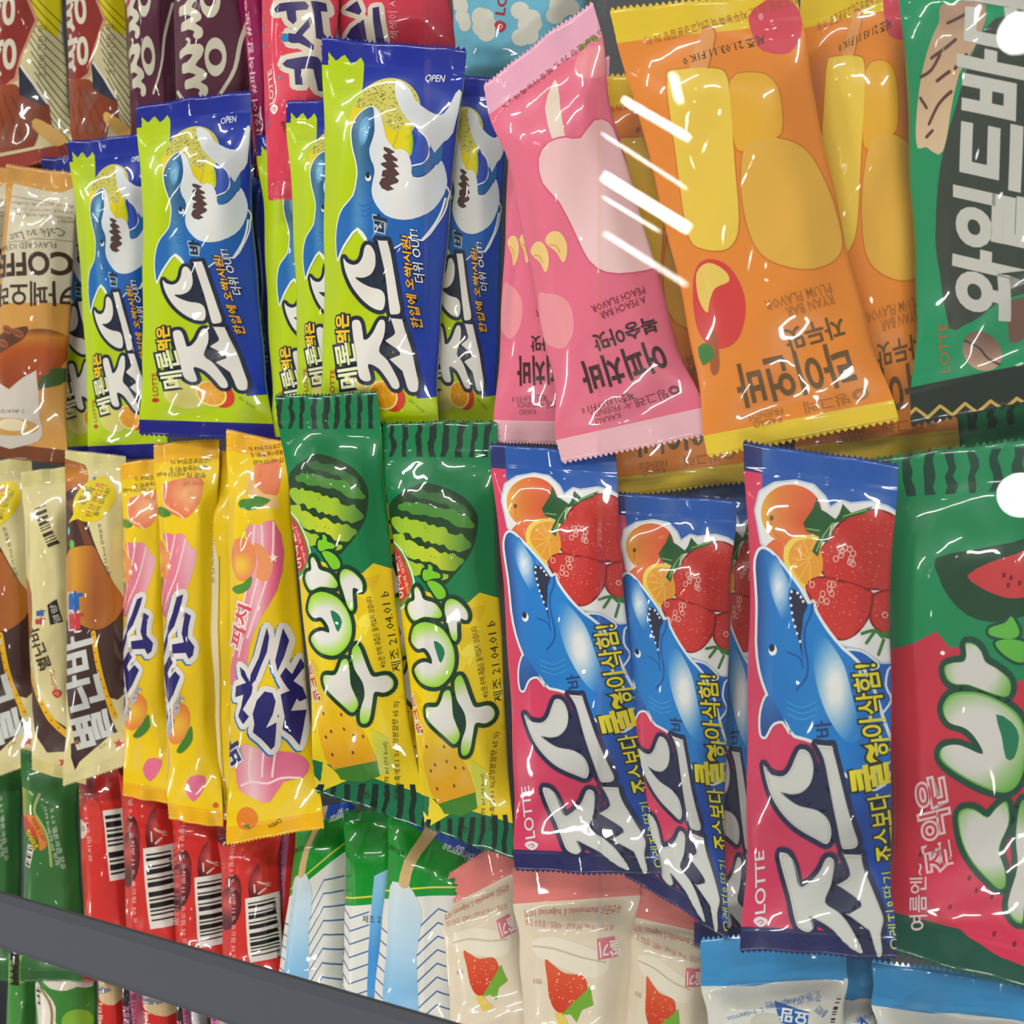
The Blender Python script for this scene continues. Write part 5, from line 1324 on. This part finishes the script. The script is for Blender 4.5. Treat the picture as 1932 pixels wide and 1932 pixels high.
# middle row
ice(dI, 'brown and cream candy wrapper against the freezer side', [(-70, 880), (60, 860), (90, 1430), (-50, 1480)], -0.046, 51)
ice(dI2, 'cream candy wrapper turned to its barcode side between two brown fronts', [(40, 892), (134, 880), (162, 1480), (62, 1452)], -0.034, 52)
ice(dI, 'brown and cream candy wrapper with yellow bubble touching a peach wrapper', [(122, 850), (236, 862), (260, 1436), (120, 1482)], -0.020, 53)
ice(dJ2, 'yellow twisted peach wrapper beside the yellow candy bubble', [(228, 875), (330, 862), (340, 1520), (232, 1500)], -0.036, 54)
ice(dJ2, 'yellow twisted peach wrapper with slanting navy letters, middle of three fronts', [(290, 838), (412, 830), (420, 1560), (318, 1545)], -0.022, 55)
ice(dJ, 'yellow twisted peach wrapper beside the watermelon wrapper, seal crumpled', [(428, 812), (540, 836), (612, 1560), (428, 1592)], -0.006, 56)
ice(dC, 'yellow watermelon wrapper buried under two alike, only its striped seal showing', [(690, 780), (850, 775), (870, 1500), (740, 1500)], -0.040, 57)
ice(dC, 'yellow watermelon wrapper touching the pink shark wrapper', [(706, 800), (936, 796), (972, 1620), (800, 1560)], -0.008, 58)
ice(dC, 'yellow watermelon wrapper with a date stamp, touching the peach wrappers', [(521, 748), (712, 742), (802, 1562), (598, 1492)], 0.014, 59)
ice(dB, 'pink shark wrapper lying under its left neighbour, mostly strawberries and blue', [(1150, 930), (1390, 945), (1372, 1770), (1180, 1650)], -0.026, 61)
ice(dB, 'pink shark wrapper beside the yellow watermelon wrapper', [(924, 838), (1160, 858), (1246, 1650), (972, 1640)], -0.006, 62)
ice(dD, 'red watermelon wrapper with striped green seal under a round glare', [(1652, 868), (2010, 820), (2070, 1900), (1676, 1790)], -0.022, 63)
ice(dB, 'pink shark wrapper beside the red watermelon wrapper, whole shark in view', [(1404, 835), (1694, 878), (1692, 1806), (1397, 1792)], 0.000, 64)
ice(dB, 'pink shark wrapper deep in the gap between two alike', [(1300, 890), (1470, 910), (1460, 1800), (1310, 1780)], -0.055, 65)
ice(dD, 'red watermelon wrapper below the green lettered wrapper, only its striped seal showing', [(1745, 770), (2060, 700), (2080, 1500), (1810, 1500)], -0.055, 66)
ice(dC, 'yellow watermelon wrapper at the bottom of the pile', [(640, 900), (760, 890), (800, 1490), (660, 1480)], -0.065, 67)
ice(dJ3, 'yellow peach wrapper seen from behind with a white fin seam', [(386, 848), (470, 855), (470, 1550), (396, 1545)], -0.040, 68)
# front row
ice(dO, 'green wrapper with yellow lettering, its edge cut off', [(-40, 1400), (46, 1405), (40, 1850), (-50, 1850)], -0.060, 71)
ice(dO, 'green wrapper with a red and yellow wave beside the cherry wrappers', [(40, 1415), (146, 1440), (168, 1850), (40, 1850)], -0.050, 72)
ice(dP2, 'dark cherry wrapper beside the green wrapper', [(144, 1425), (238, 1420), (270, 1850), (160, 1850)], -0.058, 73)
ice(dP, 'dark cherry wrapper with narrow barcode under the twisted peach wrapper', [(222, 1420), (330, 1430), (345, 1850), (240, 1850)], -0.046, 74)
ice(dP, 'dark cherry wrapper with barcode between two alike', [(320, 1500), (430, 1505), (440, 1870), (330, 1870)], -0.052, 75)
ice(dP, 'dark cherry wrapper with barcode beside the green cream wrapper', [(410, 1560), (530, 1550), (540, 1890), (420, 1890)], -0.042, 76)
ice(dP3, 'red wrapper with a pink text band squeezed beside the green cream wrapper', [(486, 1500), (576, 1490), (566, 1900), (486, 1900)], -0.066, 77)
ice(dQ, 'green and white cream wrapper with blue tab beside the cherry wrappers', [(562, 1530), (668, 1510), (650, 1960), (505, 1960)], -0.050, 81)
ice(dQ2, 'green and white cream wrapper lying under two alike', [(650, 1530), (770, 1530), (760, 1990), (640, 1990)], -0.056, 82)
ice(dQ, 'green and white cream wrapper with a stick, touching the strawberry yogurt wrappers', [(735, 1505), (912, 1610), (870, 2010), (690, 2000)], -0.040, 83)
ice(dR, 'strawberry yogurt wrapper tilted against the green cream wrapper', [(822, 1665), (962, 1580), (1060, 1960), (850, 2000)], -0.044, 84)
ice(dR, 'strawberry yogurt wrapper between two alike, whole berry in view', [(964, 1642), (1212, 1622), (1190, 2030), (985, 2030)], -0.032, 85)
ice(dR, 'strawberry yogurt wrapper touching the blue yogurt seal', [(1184, 1665), (1370, 1710), (1330, 2060), (1165, 2040)], -0.044, 86)
ice(dS, 'blue and white yogurt wrapper below the pink shark wrapper', [(1320, 1775), (1596, 1758), (1610, 2080), (1330, 2080)], -0.016, 87)
ice(dS, 'blue and white yogurt wrapper squeezed between two alike', [(1560, 1800), (1680, 1810), (1680, 2090), (1580, 2090)], -0.036, 88)
ice(dS, 'blue and white yogurt wrapper below the red watermelon wrapper', [(1646, 1816), (1960, 1856), (1960, 2120), (1640, 2100)], -0.020, 89)
# beyond the rail
ice(dT2, 'green wrapper with dark nutrition band, part of it behind the rail', [(20, 1720), (68, 1740), (72, 2060), (5, 2060)], -0.060, 91)
ice(dT, 'green cone wrapper with cream scoop beside the red cone wrapper', [(64, 1745), (184, 1790), (190, 2060), (60, 2060)], -0.050, 92)
ice(dU, 'red cone wrapper beside the green cone wrapper', [(182, 1790), (240, 1808), (254, 2060), (186, 2060)], -0.058, 93)
ice(dU2, 'narrow dark wrapper with pink nutrition band between red cones', [(230, 1800), (266, 1812), (284, 2060), (236, 2060)], -0.050, 94)
ice(dU, 'red cone wrapper beside the white wrapper', [(262, 1810), (350, 1845), (352, 2060), (268, 2060)], -0.060, 95)
ice(dU2, 'narrow dark wrapper with pink nutrition band touching the white wrapper', [(334, 1840), (366, 1850), (378, 2060), (340, 2060)], -0.052, 96)
ice(dV, 'plain white wrapper edge between dark nutrition bands', [(362, 1850), (390, 1860), (402, 2060), (372, 2060)], -0.046, 97)
ice(dW, 'dark wrapper with pink nutrition table beside the white wrapper', [(386, 1860), (446, 1878), (460, 2060), (396, 2060)], -0.056, 98)
ice(dW, 'dark wrapper with pink nutrition table beside the blue wrapper', [(440, 1880), (514, 1906), (516, 2070), (448, 2060)], -0.050, 99)
ice(dX, 'blue wrapper corner showing white letters', [(510, 1905), (620, 1945), (610, 2090), (512, 2090)], -0.056, 100)
if 0:
    for t in THINGS: print('THING', t)
